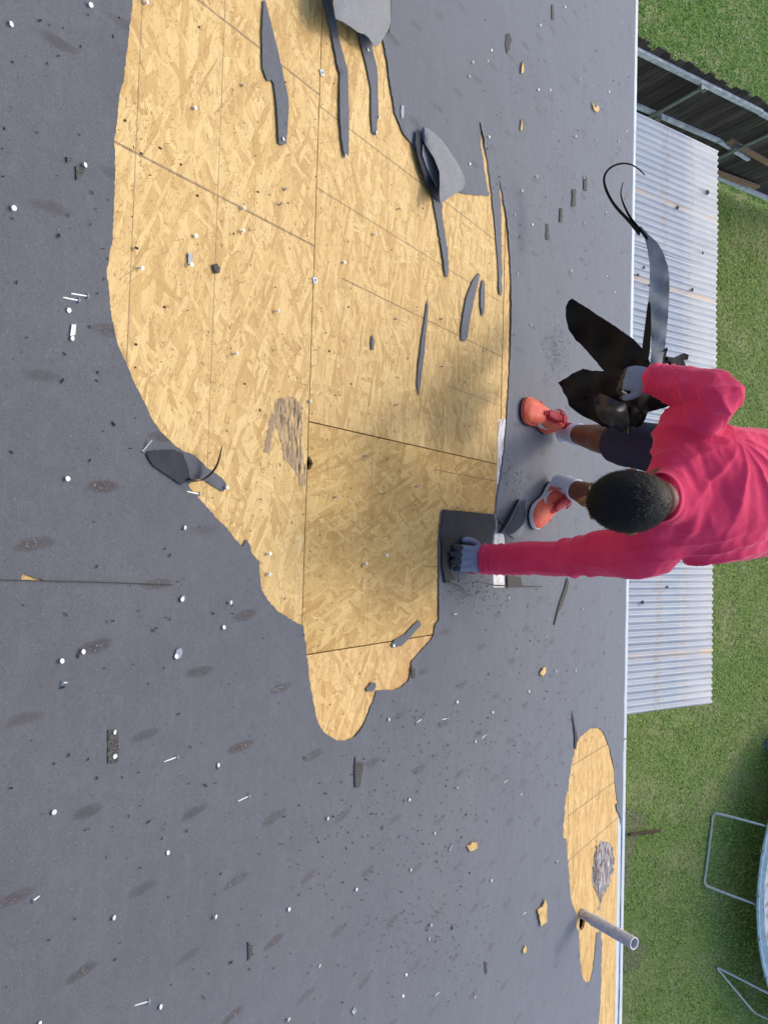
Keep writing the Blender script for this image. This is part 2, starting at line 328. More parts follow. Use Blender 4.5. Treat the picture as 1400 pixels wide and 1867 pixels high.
# ---------------- underlayment felt with its torn holes (outlines in photograph pixels, laid on the roof plane)
HOLE_M = [(240,-60),(240,0),(232,60),(228,95),(222,150),(215,172),(212,215),(206,262),(208,275),(207,330),(205,400),(203,445),(199,455),(196,480),(192,495),(197,540),(202,585),(206,600),(212,630),(228,665),(243,700),(262,735),(275,765),(293,790),(312,808),(330,822),(352,830),(366,843),(378,855),(395,866),(405,875),(412,888),(405,896),(392,890),(375,877),(358,872),(345,876),(341,885),(346,893),(358,905),(380,930),(395,948),(410,962),(420,975),(440,998),(447,983),(453,992),(458,1010),(470,1022),(472,1050),(475,1075),(487,1095),(505,1115),(530,1130),(550,1140),(553,1160),(558,1200),(562,1240),(568,1275),(578,1318),(588,1335),(600,1342),(612,1350),(628,1350),(645,1342),(658,1325),(668,1305),(680,1275),(685,1258),(700,1258),(715,1258),(730,1252),(742,1240),(748,1222),(749,1205),(762,1190),(780,1170),(788,1160),(791,1140),(798,1130),(798,1060),(798,980),(803,929),(830,931),(860,934),(897,938),(901,935),(903,915),(908,880),(914,842),(918,810),(921,768),(923,740),(926,690),(928,640),(929,600),(929,560),(929,500),(926,450),(922,405),(917,375),(912,345),(908,328),(909,340),(911,370),(911,400),(912,450),(913,500),(913,530),(910,540),(906,525),(907,510),(905,470),(901,420),(896,370),(892,335),(886,290),(878,250),(871,222),(873,260),(880,300),(886,340),(890,357),(870,357),(850,355),(838,352),(820,352),(803,365),(804,395),(808,420),(812,450),(814,500),(812,507),(808,500),(803,460),(797,420),(790,380),(783,350),(775,335),(765,310),(757,280),(750,265),(733,245),(725,225),(718,210),(712,175),(708,150),(703,110),(697,78),(690,40),(683,0),(680,-60)]
HOLE_N = [(1047,1357),(1045,1370),(1041,1392),(1035,1430),(1028,1470),(1026,1500),(1025,1527),(1031,1529),(1032,1550),(1034,1575),(1036,1610),(1040,1640),(1045,1655),(1050,1668),(1050,1690),(1055,1700),(1055,1715),(1056,1750),(1058,1765),(1061,1783),(1067,1791),(1075,1789),(1079,1770),(1082,1750),(1085,1715),(1087,1700),(1094,1697),(1096,1740),(1095,1790),(1093,1830),(1090,1867),(1089,1915),(1123,1915),(1125,1867),(1127,1830),(1130,1790),(1132,1700),(1132,1600),(1132,1510),(1129,1495),(1127,1485),(1124,1460),(1120,1430),(1117,1400),(1111,1370),(1105,1350),(1096,1332),(1090,1327),(1075,1328),(1068,1333),(1055,1345)]
HOLE_S = [(37,1056.5),(41,1045),(48,1048),(62,1053),(80,1058)]
HOLE_W = [(903,943),(908,950),(914,962),(919,978),(921,1000),(920,1071),(897,1071),(898,1020),(898,985),(901,965)]
ISL = {'a': [(478,2),(475,60),(476,110),(476,125),(482,142),(487,150),(492,146),(497,155),(500,180),(502,200),(504,235),(505,262),(511,266),(518,264),(521,240),(523,200),(522,175),(516,150),(512,130),(503,90),(495,60),(487,25),(481,2)],
 'b': [(583,-50),(586,0),(593,24),(602,65),(610,109),(614,128),(617,137),(616,186),(616,215),(618.5,251),(623,281),(629,289),(632,281),(632,255),(633,215),(632,171),(631,129),(620,92),(614,66),(610,41),(597,0),(590,-50)],
 'c': [(640,30),(650,55),(656,84),(666,122),(674,163),(674,214),(676,242),(682,248),(685,240),(685,225),(688,212),(687,167),(685,126),(676,90),(674,64),(668,30)],
 'd': [(870,498),(858,515),(848,540),(841,575),(838,600),(838,620),(845,623),(850,615),(853,590),(859,560),(865,530),(873,502)],
 'e': [(877,510),(873,530),(873,560),(876,577),(880,570),(881,545),(881,515)],
 'f': [(777,545),(772,580),(766,620),(760,665),(758,700),(761,722),(764,700),(768,665),(772,630),(776,590),(779,560)],
 'g': [(676,610),(674,625),(675,638),(679,638),(680,620)],
 'h': [(762,1130),(750,1140),(735,1157),(718,1165),(711,1175),(715,1181),(730,1177),(742,1165),(755,1150),(765,1140)],
 'i': [(674,1243),(671,1249),(665,1254),(666,1261),(672,1259),(676,1260),(682,1252),(682,1245)]}
felt_rows = [(-1.2, 3.012, [HOLE_M, HOLE_S, HOLE_W]), (2.99, 4.172, [HOLE_N])]
def felt_sheet(v0, v1, holes, lift, spacing=.032):
    pts = []; edges = []; hs = []
    def add(loop):
        b = len(pts); pts.extend(loop); n = len(loop); edges.extend([(b+i, b+(i+1) % n) for i in range(n)])
    out = []
    U0, U1 = -5.2, 4.4
    for k in range(60): out.append((U0+(U1-U0)*k/60, v0))
    out.append((U1, v0))
    # wavy lower edge
    for k in range(201): out.append((U1-(U1-U0)*k/200, v1+(.004*math.sin(k*.9)+.003*random.uniform(-1, 1))))
    add(out)
    for q, hpx in enumerate(holes):
        amp = 1.0 if len(hpx) > 12 else .15
        h = [uv(x, y) for x, y in jag(hpx, amp*1.35, 3.2, True, q+3)]; 
        # the sheet's own rim may run past the row, keep inside
        h = [(a, min(max(b, v0+.02), v1-.012)) for a, b in h]
        hs.append(h); add(h)
    vis = []
    for a in np.arange(-3.3, 2.8, spacing):
        for b in np.arange(max(v0+.03, .55), v1-.02, spacing): vis.append((a+random.uniform(-.3, .3)*spacing, b+random.uniform(-.3, .3)*spacing))
    vis = np.array(vis); keep = np.ones(len(vis), bool)
    for h in hs: keep &= ~inpoly(vis[:, 0], vis[:, 1], h)
    pts.extend([tuple(p) for p in vis[keep]])
    vs, es, fs, *_ = geometry.delaunay_2d_cdt([Vector(p) for p in pts], edges, [], 1, 1e-6)
    a = np.array([(v.x, v.y) for v in vs]); f = np.array([t for t in fs if len(t) == 3]); c = a[f].mean(1); keep = np.ones(len(f), bool)
    for h in hs: keep &= ~inpoly(c[:, 0], c[:, 1], h)
    f = f[keep]
    rim = np.concatenate([np.array(h) for h, p in zip(hs, holes) if len(p) > 12])
    V = []
    for x, y in a:
        z = lift+.0016*noise.noise(Vector((x*4, y*4, 1)))+.0010*noise.noise(Vector((x*1.2, y*22, 4)))
        dm = np.min((rim[:, 0]-x)**2+(rim[:, 1]-y)**2)
        if dm < .0009: z += max(0, .0030*noise.noise(Vector((x*7, y*7, 9)))+.0006)*(1-math.sqrt(dm)/.03)
        V.append(W(x, y, z))
    me = mesh_from('underlayment_sheet', V, [tuple(int(i) for i in t) for t in f])
    bm = bmesh.new(); bm.from_mesh(me); bmesh.ops.delete(bm, geom=[v for v in bm.verts if not v.link_faces], context='VERTS')
    bmesh.ops.recalc_face_normals(bm, faces=bm.faces[:])
    if sum((f.normal.dot(RN) for f in bm.faces)) < 0: bmesh.ops.reverse_faces(bm, faces=bm.faces[:])
    bm.to_mesh(me); bm.free()
    o = link('underlayment_sheet', me, M['felt'], roofp, True)
    s = o.modifiers.new('thick', 'SOLIDIFY'); s.thickness = .0018; s.offset = -1; o.modifiers.new('es', 'EDGE_SPLIT').split_angle = .6; return o
felt_sheet(-1.2, 3.012, felt_rows[0][2], .0045); felt_sheet(2.985, 4.172, felt_rows[1][2], .0026)
def felt_flat(name, px, mat, lift=.0045, th=.002, amp=.8, seed=1, parent=None, curl=.004, step=4):
    loop = [uv(x, y) for x, y in jag(px, amp, step, True, seed)]
    n = len(loop); pts = [Vector(p) for p in loop]; a = np.array(loop)
    lo, hi = a.min(0), a.max(0); sp = .02
    g = np.array([(x, y) for x in np.arange(lo[0], hi[0], sp) for y in np.arange(lo[1], hi[1], sp)]).reshape(-1, 2)
    if len(g): g = g[inpoly(g[:, 0], g[:, 1], loop)]; pts += [Vector(p) for p in g]
    vs, es, fs, *_ = geometry.delaunay_2d_cdt(pts, [(i, (i+1) % n) for i in range(n)], [], 1, 1e-6)
    V = [W(v.x, v.y, lift+curl*max(-.2, noise.noise(Vector((v.x*9, v.y*9, seed*3.3))))+.0006*seed % .002) for v in vs]
    me = mesh_from(name, V, [tuple(f) for f in fs]); bm = bmesh.new(); bm.from_mesh(me)
    if sum(f.normal.dot(RN) for f in bm.faces) < 0: bmesh.ops.reverse_faces(bm, faces=bm.faces[:])
    bm.to_mesh(me); bm.free()
    o = link(name, me, mat, parent, True); s = o.modifiers.new('thick', 'SOLIDIFY'); s.thickness = th; s.offset = -1; o.modifiers.new('es', 'EDGE_SPLIT').split_angle = .6; return o
# scraps of felt left under nails on the bare board: each can be lifted off
isl_lab = {'a': 'long grey felt strip on bare board, leftmost of the strips at the top', 'b': 'longest grey felt strip on bare board, second from the left at the top', 'c': 'grey felt strip on bare board hanging below the big rolled flap',
 'd': 'blunt slanting felt scrap near the right rim of the bare board', 'e': 'tiny dark felt sliver beside the blunt slanting scrap', 'f': 'thin pointed felt sliver upright in the middle of the bare board', 'g': 'tiny leaf shaped felt speck left of the thin pointed sliver',
 'h': 'slanting felt scrap lying across the lower board joint', 'i': 'small ragged felt scrap near the bottom tongue of bare board'}
for i, (k, px) in enumerate(ISL.items()):
    o = felt_flat('felt_scrap', px, M['felt'], .0045, .0018, .7, i+2, None, .0025); tag(o, isl_lab[k], 'felt scrap', 'felt scraps left on the bare board')

# ---------------- white flashing strip showing between two rows of boards
bm = bmesh.new(); q = [(907,764),(922,764),(924,850),(924,1073),(897,1073),(899,980),(902,930),(905,880),(906,845)]
prism(bm, [R(x, y, .0012) for x, y in q], -RN*.004)
m = NT('peeling_white'); p = m.roof(); n = m.noise(m.map(p, 0, (14, 50, 1)), 1, 4); c = m.mix(m.ramp(n, [(.52, 0.), (.60, .8)]), (.70, .69, .67), (.28, .17, .11)); c = m.mix(m.ramp(m.noise(m.map(p, 0, (30, 90, 1)), 1, 3), [(.35, .0), (.4, 0.), (.62, 0.), (.66, .6)]), c, (.36, .35, .34)); M['peel'] = m.fin(c, .6)
bmobj('flashing_strip', bm, M['peel'], roofp)
# ---------------- drip edge along the eave, in lengths
def drip(u0, u1):
    bm = bmesh.new(); e0 = W(u0, V_EAVE-.06, .0005); prof = [(-.06, .0008), (.006, .0008), (.010, .004), (.050, .004), (.058, .001), (.060, -.010), (.055, -.075), (.052, -.075), (.056, -.010), (.052, -.003), (.010, .0015), (-.06, -.0012)]
    a = [bm.verts.new(W(u0, V_EAVE+x, z)) for x, z in prof]; b = [bm.verts.new(W(u1, V_EAVE+x, z)) for x, z in prof]; n = len(prof)
    for i in range(n): bm.faces.new((a[i], b[i], b[(i+1) % n], a[(i+1) % n]))
    bm.faces.new(a[::-1]); bm.faces.new(b); return bmobj('drip_edge', bm, M['white_metal'], house)
ub = uv(1138, 1347)[0]; ua = uv(1152, 235)[0]; drip(-5.6, ua-.002); drip(ua+.002, ub-.004); drip(ub+.004, 4.8)
bm = bmesh.new(); ec = W(0, V_EAVE, 0); box(bm, (-.4, ec.y-.012, ec.z-.155), (10.4, .02, .20), WA); bmobj('fascia', bm, M['white_metal'], house)
GZ = -7.30
M['siding'] = simple('pale_siding', (.62, .60, .55), .7, 0, .06, 3)
bm = bmesh.new(); wy = ec.y-.55; box(bm, (-.4, wy-.1, (GZ+ec.z-.25)/2), (10.2, .2, ec.z-.25-GZ), WA); bmobj('wall', bm, M['siding'], house)
bm = bmesh.new(); box(bm, (-.4, ec.y-.29, ec.z-.262), (10.3, .52, .012), WA); bmobj('soffit', bm, M['white_metal'], house)

# ---------------- rotten wood
def rot(px, seed, cols, ang, depth=.006):
    loop = [uv(x, y) for x, y in jag(px, 2.5, 4, True, seed)]; n = len(loop); a = np.array(loop); lo, hi = a.min(0), a.max(0)
    g = np.array([(x, y) for x in np.arange(lo[0], hi[0], .0035) for y in np.arange(lo[1], hi[1], .0035)]); g = g[inpoly(g[:, 0], g[:, 1], loop)]
    vs, es, fs, *_ = geometry.delaunay_2d_cdt([Vector(p) for p in loop]+[Vector(p) for p in g], [(i, (i+1) % n) for i in range(n)], [], 1, 1e-6)
    V = []
    for i, v in enumerate(vs):
        d = min((v.x-x)**2+(v.y-y)**2 for x, y in loop[::2])**.5; k = min(1, d/.012)
        x2 = v.x*math.cos(ang)+v.y*math.sin(ang); y2 = -v.x*math.sin(ang)+v.y*math.cos(ang)
        z = noise.noise(Vector((x2*16, y2*150, seed)))*depth+noise.noise(Vector((x2*30, y2*300, seed+5)))*depth*.5
        V.append(W(v.x, v.y, .0008+k*(z+.001)))
    me = mesh_from('rotten_patch', V, [tuple(f) for f in fs])
    m = NT('rotten_wood'); p = m.roof(); f1 = m.noise(m.map(p, ang, (22, 260, 1)), 1, 4, .65); c = m.ramp(f1, [(.30, cols[0]), (.45, cols[1]), (.6, cols[2]), (.75, cols[3])])
    c = m.mix(m.ramp(m.noise(m.map(p, ang, (12, 40, 1), (2, 2, 0)), 1, 3), [(.45, 0.), (.6, .8)]), c, cols[4])
    o = link('rotten_patch', me, m.fin(c, .85, m.bump(f1, .8, .003)), roofp); bm = bmesh.new(); bm.from_mesh(me)
    if sum(f.normal.dot(RN) for f in bm.faces) < 0: bmesh.ops.reverse_faces(bm, faces=bm.faces[:])
    bm.to_mesh(me); bm.free(); return o
rot([(505,728),(525,722),(542,728),(550,740),(551,770),(549,800),(552,830),(557,860),(556,885),(548,885),(540,862),(530,850),(518,838),(516,815),(508,790),(502,770),(499,745)], 3, [(.15, .085, .04), (.36, .24, .13), (.48, .34, .20), (.62, .49, .33)]+[(.54, .37, .17)], .1)
rot([(497,748),(502,765),(497,790),(490,828),(481,824),(486,795),(492,765)], 8, [(.24, .15, .09), (.34, .22, .13), (.40, .27, .16), (.44, .31, .2)]+[(.36, .24, .15)], .15, .002)
rot([(1094,1532),(1108,1534),(1116,1545),(1119,1570),(1115,1595),(1108,1615),(1099,1632),(1092,1658),(1088,1660),(1090,1640),(1084,1620),(1078,1600),(1082,1570),(1087,1548)], 5, [(.07, .05, .045), (.24, .17, .14), (.50, .42, .36), (.72, .68, .62)]+[(.62, .60, .58)], .05, .007)
rot([(1086,1540),(1090,1560),(1091,1590),(1093,1620),(1088,1632),(1083,1615),(1079,1590),(1082,1562)], 9, [(.05, .04, .035), (.12, .085, .07), (.22, .16, .13), (.32, .25, .2)]+[(.14, .10, .08)], .05, .004)

# ---------------- plumbing vent pipe
m = NT('old_pvc'); p = m.objc(); c = m.mix(m.ramp(m.noise(p, 40, 4), [(.45, 0.), (.7, .8)]), (.62, .61, .62), (.42, .41, .42)); M['pvc'] = m.fin(c, .55, spec=.4)
m = NT('pale_pvc'); p = m.objc(); c = m.mix(m.ramp(m.noise(p, 60, 4), [(.5, 0.), (.68, .8)]), (.58, .54, .52), (.30, .25, .23)); M['pvc_pale'] = m.fin(c, .55)
m = NT('pvc_rim'); M['pvc_rim'] = m.fin((.78, .77, .76), .4)
base = R(1058, 1664, 0); pipe = empty('vent_pipe', base); tag(pipe, 'grey plastic vent pipe standing out of the bare board near the eave', 'pipe')
def tube(bm, p0, p1, ro, ri, seg=28):
    t = (p1-p0).normalized(); s = t.orthogonal().normalized(); u = t.cross(s); rr = []
    for p, r in ((p0, ro), (p1, ro), (p1, ri), (p0, ri)): rr.append([bm.verts.new(p+s*(r*math.cos(2*math.pi*k/seg))+u*(r*math.sin(2*math.pi*k/seg))) for k in range(seg)])
    for i in range(4):
        for k in range(seg): bm.faces.new((rr[i][k], rr[i][(k+1) % seg], rr[(i+1) % 4][(k+1) % seg], rr[(i+1) % 4][k]))
top = base+Vector((0, 0, .312)); ax = (top-base).normalized()
bm = bmesh.new(); tube(bm, base-ax*.10, base+ax*.085, .0225, .019); bmobj('lower_pipe', bm, M['pvc_pale'], pipe, True).modifiers.new('e', 'EDGE_SPLIT')
bm = bmesh.new(); tube(bm, base+ax*.08, top, .0262, .0225); bmobj('upper_pipe', bm, M['pvc'], pipe, True).modifiers.new('e', 'EDGE_SPLIT')
bm = bmesh.new(); tube(bm, top+ax*.0002, top+ax*.002, .0264, .0222); bmobj('rim', bm, M['pvc_rim'], pipe, False)
bm = bmesh.new(); tube(bm, base+ax*.077, base+ax*.084, .0275, .022); bmobj('collar', bm, M['pvc'], pipe, False)

# ---------------- curled flaps of felt
def grid_sheet(name, rows, mat, parent=None, th=.002, edge=.0, seed=0, back=None, rough=.0):
    """rows: list of lists of points forming a curved sheet"""
    nr, nc = len(rows), len(rows[0]); V = [Vector(p) for r in rows for p in r]
    if rough:
        for i, v in enumerate(V): V[i] = v+Vector((noise.noise(v*14+Vector((seed, 0, 0))), noise.noise(v*14+Vector((0, seed, 5))), noise.noise(v*14+Vector((9, 0, seed)))))*rough
    F = [(i*nc+j, i*nc+j+1, (i+1)*nc+j+1, (i+1)*nc+j) for i in range(nr-1) for j in range(nc-1)]
    me = mesh_from(name, V, F); o = link(name, me, [mat, back or mat], parent, True)
    s = o.modifiers.new('sub', 'SUBSURF'); s.levels = 1; s.render_levels = 2
    s = o.modifiers.new('thick', 'SOLIDIFY'); s.thickness = th; s.offset = -1; s.material_offset = 1 if back else 0; s.use_rim = True; o.modifiers.new('es', 'EDGE_SPLIT').split_angle = .7; return o
def roll(name, hinge, ends, radii, a0, a1, mat, parent, flip=1, n=12, back=None, rough=.0):
    """a flap rolled about its hinge line: hinge pts on the felt, rolling toward +dir"""
    rows = []
    for (h, dr, r) in zip(hinge, ends, radii):
        h = Vector(h); dr = Vector(dr).normalized(); c = h+RN*(r+.004)
        rows.append([c+dr*(r*math.sin(a))*flip-RN*(r*math.cos(a)) for a in [a0+(a1-a0)*k/n for k in range(n+1)]])
    return grid_sheet(name, rows, mat, parent, .0018, back=back, rough=rough)
M['felt_curl'] = felt_mat('felt_curl', (.20, .203, .213), False, .6)
# sheets whose outline is cut irregularly: outline in pixels, bent by a height field over the roof
def RH(x, y, h):
    r = ray(x, y); t = (h-CAMH)/np.dot(r, WM[:, 2]); return Vector(CAM+r*t)
def cut_sheet(name, px, fn, mat, parent, back=None, amp=.8, seed=1, sp=5, th=.0018, step=4):
    loop = jag(px, amp, step, True, seed); n = len(loop); a = np.array(loop); lo, hi = a.min(0), a.max(0)
    g = np.array([(x, y) for x in np.arange(lo[0]+1, hi[0], sp) for y in np.arange(lo[1]+1, hi[1], sp)]).reshape(-1, 2); g = g[inpoly(g[:, 0], g[:, 1], loop)]
    vs, es, fs, *_ = geometry.delaunay_2d_cdt([Vector(p) for p in loop]+[Vector(p) for p in g], [(i, (i+1) % n) for i in range(n)], [], 1, 1e-6)
    V = [fn(v.x, v.y) for v in vs]; me = mesh_from(name, V, [tuple(f) for f in fs]); bm = bmesh.new(); bm.from_mesh(me); bmesh.ops.recalc_face_normals(bm, faces=bm.faces[:])
    if sum(f.normal.dot(Vector(CAM)-f.calc_center_median())*f.calc_area() for f in bm.faces) < 0: bmesh.ops.reverse_faces(bm, faces=bm.faces[:])
    bm.to_mesh(me); bm.free(); o = link(name, me, [mat, back or mat], parent, True)
    s = o.modifiers.new('thick', 'SOLIDIFY'); s.thickness = th; s.offset = -1; s.material_offset = 1 if back else 0; o.modifiers.new('es', 'EDGE_SPLIT').split_angle = .7; return o
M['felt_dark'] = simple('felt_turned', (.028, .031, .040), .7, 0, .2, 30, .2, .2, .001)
# big rolled flap at the top edge of the picture: rises from its hinge on the right, folds over toward the left
def bigfn(x, y):
    hx = 712-max(0, y)*.10; w = 108-.2*max(0, y); t = min(1.15, max(0, (hx-x)/w)); top = .062*math.sin(math.pi*min(1, t*.62+.04))
    return RH(x, y, .010+top+.012*t*t+.004*noise.noise(Vector((x*.03, y*.03, 0))))
o = cut_sheet('felt_flap', [(600, -120), (606, -20), (608, 10), (612, 34), (626, 40), (642, 50), (652, 58), (664, 62), (672, 68), (678, 78), (686, 86), (694, 78), (702, 64), (709, 52), (712, 40), (712, 20), (712, -120)], bigfn, M['felt_curl'], roofp, M['felt_back'], .6, 21)
o['label'] = 'big rolled back felt flap at the top'
rows = []
for (x, y) in ((708, 56), (711, 30), (712, 0), (712, -60), (712, -118)):
    c = RH(x, y, .014); rows.append([c, c+RD*.012-RN*.002, c+RD*.010-RN*.009])
grid_sheet('felt_flap', rows, M['felt_back'], roofp, .0015)
# the curl right of the bare board
def curlfn(x, y):
    t = min(1, max(0, (y-232)/130)); ax0 = 770+30*t+4; wd = 8+36*t; q = max(-1, min(1, (x-(ax0+wd*.35))/wd)); return RH(x, y, .010+(.016+.040*t)*math.sqrt(max(0.02, 1-q*q))+.0015*noise.noise(Vector((x*.08, y*.08, 0))))
o = cut_sheet('felt_flap', [(771,231),(780,234),(792,242),(806,256),(818,272),(830,290),(840,308),(847,324),(848,334),(844,344),(832,352),(818,361),(803,371),(801,355),(802,335),(801,312),(792,290),(780,270),(770,256),(767,242)], curlfn, M['felt_curl'], roofp, M['felt_back'], .4, 22, sp=3)
o['label'] = 'curled felt flap on the right rim of the bare board'
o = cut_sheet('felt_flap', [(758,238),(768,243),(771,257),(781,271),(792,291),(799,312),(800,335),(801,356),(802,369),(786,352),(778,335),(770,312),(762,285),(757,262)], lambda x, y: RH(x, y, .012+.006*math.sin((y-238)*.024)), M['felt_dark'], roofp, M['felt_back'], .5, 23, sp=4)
o = cut_sheet('felt_flap', [(771,263),(779,272),(789,290),(797,310),(799,330),(797,341),(787,325),(777,303),(770,282)], lambda x, y: RH(x, y, .022), M['felt_curl'], roofp, M['felt_back'], .3, 24, sp=4)  # lit felt seen inside the curl, put in as a paler lens
# left flap: a dark turned-over piece with a curved tail
pass
o = felt_flat('felt_flap', [(262, 828), (268, 822), (290, 820), (312, 820), (328, 826), (336, 845), (342, 870), (338, 876), (325, 884), (305, 870), (275, 850)], M['felt_dark'], .010, .0018, 1, 9, roofp, .010); o['label'] = 'dark turned over flap on the left rim'
rows = []
path = [(338, 872, .006), (350, 879, .010), (362, 874, .018), (372, 860, .030), (376, 840, .040), (375, 815, .050)]
for i, (x, y, n_) in enumerate(path):
    wd = [.016, .016, .014, .010, .006, .0015][i]; c = R(x, y, n_); up = (RN*.8-RD*.6*(.6)).normalized(); rows.append([c-up*wd*.6, c, c+up*wd])
grid_sheet('felt_flap', rows, M['felt_back'], roofp, .0015)
# curl beside the foot, at the flashing strip
rows = []
A, B_ = R(905, 972, 0), R(940, 912, 0)
for i in range(6):
    t = i/5; h = A.lerp(B_, t); r = .016+.020*math.sin(math.pi*min(1, t+.15)); c = h+RN*(r+.006)+RD*.01
    rows.append([c+RD*(1.3*r*math.sin(a))-RN*(r*math.cos(a)) for a in np.linspace(-1.6, 2.5, 12)])
o = grid_sheet('felt_flap', rows, M['felt_curl'], roofp, .0018, back=M['felt_dark'], rough=.004); o['label'] = 'small curled flap beside the shoe'
o = felt_flat('felt_flap', [(906, 948), (925, 955), (944, 940), (950, 965), (942, 978), (932, 981), (920, 972)], M['felt_curl'], .012, .0018, .8, 12, roofp, .006)
# turned-down dark corner below the sleeve and the darker square the hand rests on
o = felt_flat('felt_flap', [(920, 1048), (945, 1052), (948, 1069), (921, 1071)], M['felt_back'], .0085, .0018, .5, 13, roofp, .001)
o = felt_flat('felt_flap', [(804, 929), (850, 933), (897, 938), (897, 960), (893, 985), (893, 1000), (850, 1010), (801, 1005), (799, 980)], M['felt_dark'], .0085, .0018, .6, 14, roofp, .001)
# felt tongue hanging over the drip edge
rows = []
for t, (x, y) in enumerate([(1121, 1470), (1132, 1490), (1140, 1505), (1147, 1519)]):
    c = R(x, y, .006-.012*max(0, t-1)); rows.append([c-RE*(.030-.008*t), c, c+RE*(.022-.006*t)+RD*.008])
o = grid_sheet('felt_flap', rows, M['felt'], roofp, .0018); o['label'] = 'tongue of felt bent over the eave'

# black crack and slits in the felt near the sleeve and elsewhere, plus the shadow of a lap edge
def sliver(px, mat, label, name='felt_tear_lap_shade', lift=.0075):
    bm = bmesh.new(); prism(bm, [R(x, y, lift) for x, y in px], -RN*.002); o = bmobj(name, bm, mat, roofp)
    if label: o['label'] = label
    return o
sliver([(1031,1053),(1034,1062),(1030,1080),(1022,1102),(1014,1118),(1008,1140),(1007,1138),(1012,1115),(1017,1098),(1025,1075)], M['felt_back'], 'curved black tear below the sleeve')
sliver([(644,1378),(646,1400),(646,1432),(643,1435),(642,1400)], M['felt_back'], 'black slit with a lifted strip')
for px in ([(-60,1055),(37,1057),(82,1058),(200,1061),(312,1065.5),(312,1067),(200,1062.6),(82,1059.6),(37,1058.4),(-60,1056.6)], [(866,1060),(900,1066),(960,1068),(985,1069),(985,1070.2),(940,1070),(900,1068)],):  # first strip: shadow under the felt lap's edge, laid in as a black sliver
    sliver(px, M['felt_back'], None)
sliver([(1039,1295),(1050,1345),(1047,1367),(1044,1362),(1045,1345)], M['felt_back'], None)

# ================================================================== SMALL THINGS ON THE ROOF
def nail_mesh(name, L=.030, rh=.0050, rs=.0016, headmat=None):
    bm = bmesh.new(); seg = 10
    loft(bm, [Vector((0, 0, -L)), Vector((0, 0, -.0005))], [rs*.9, rs], up=Vector((0, 1, 0)), seg=6, roundcap=False)
    loft(bm, [Vector((0, 0, -.0009)), Vector((0, 0, -.0002)), Vector((0, 0, .0004))], [rh*.95, rh, rh*.80], up=Vector((0, 1, 0)), seg=seg, sub=1, roundcap=False)
    me = bpy.data.meshes.new(name); bmesh.ops.recalc_face_normals(bm, faces=bm.faces[:]); bm.to_mesh(me); bm.free(); return me
NM = nail_mesh('roofing_nail'); NM.materials.append(M['galv']); NMD = nail_mesh('roofing_nail_dull', rh=.0045); NMD.materials.append(M['nail_dull'])
def place_nail(x, y, h, tilt, big=1.0, dull=False, name='roofing_nail'):
    o = bpy.data.objects.new(name, NMD if dull else NM); COL.objects.link(o)
    az = random.uniform(0, 6.28); d = (RN+(RE*math.cos(az)+RD*math.sin(az))*tilt).normalized()
    if not dull: d = (RN*1.0+RD*.10-RE*.0+(RE*math.cos(az)+RD*math.sin(az))*tilt).normalized()
    q = d.to_track_quat('Z', 'Y'); o.matrix_world = Matrix.LocRotScale(R(x, y, 0)+RN*h-RD*h*.0, q, Vector((big, big, big))); return o
UP = {}
nails = {
 'leftfelt_top': [(17,47),(160,13),(20,382),(151,303)],
 'leftfelt_mid': [(122,567),(128,618),(118,873),(334,962)],
 'board_left': [(264,6),(353,198),(354,431),(343,484),(254,491),(440,381),(438,422),(427,645),(408,889)],
 'board_top': [(441,157),(512,255),(667,92),(626,286),(682,243),(688,215),(518,345),(508,372)],
 'board_mid': [(502,568),(720,581),(725,382),(680,428),(625,479),(803,582),(803,668),(563,732),(720,738),(756,887),(700,1012)],
 'board_low': [(663,1027),(487,1009),(487,1047),(609,906),(714,1177),(663,832),(831,925)],
 'leftfelt_low': [(415,1098),(404,1143),(327,1092),(108,1204),(147,1187),(317,1196),(206,1334),(206,1378),(395,1394),(94,1479)],
 'bottom_left': [(303,1553),(204,1671),(388,1669),(523,1656),(289,1833),(69,1864),(521,1856),(593,1491)],
 'bottom_mid': [(705,1311),(829,1279),(742,1457),(828,1435),(863,1351),(789,1518),(745,1585),(645,1620),(891,1604),(781,1685),(779,1711),(580,1760),(737,1776),(732,1815),(863,1817),(641,1843)],
 'topright': [(858,115),(852,140),(887,112),(892,93),(980,48),(1000,165),(1045,250),(977,165),(1027,14),(887,251),(853,300),(974,323)],
 'eave_right': [(1130,42),(1147,47),(1144,141),(1127,154),(1107,168),(1053,145),(1140,240),(1124,258),(1108,281),(1122,281),(1138,362),(1102,388),(1131,461),(1118,533),(1136,603)],
 'below_sleeve': [(925,1090),(960,1105),(994,1158),(940,1182),(1060,1110),(1112,1145),(1100,1190),(1009,1224),(1047,1222),(960,1260),(895,1298),(1030,1275),(1086,1290),(1012,1430),(948,1448)],
 'right_mid': [(948,349),(935,392),(967,410),(940,500),(1062,408),(1085,431),(1103,504),(1037,494),(964,593),(1060,325)],
}
desc = {'eave_right': 'upper felt close to the eave', 'below_sleeve': 'felt below the outstretched sleeve', 'leftfelt_top': 'upper left grey felt', 'leftfelt_mid': 'grey felt left of the board', 'board_left': 'left half of the bare board', 'board_top': 'board among the upper felt strips',
 'board_mid': 'middle of the bare board', 'board_low': 'lower half of the bare board', 'leftfelt_low': 'felt below the dark flap', 'bottom_left': 'bottom left felt', 'bottom_mid': 'felt below the board tongue',
 'topright': 'upper right felt', 'right_mid': 'felt beside the metal patio roof'}
ordn = ['topmost', 'second', 'third', 'fourth', 'fifth', 'sixth', 'seventh', 'eighth', 'ninth', 'tenth', 'eleventh', 'twelfth', 'thirteenth', 'fourteenth', 'fifteenth', 'sixteenth']
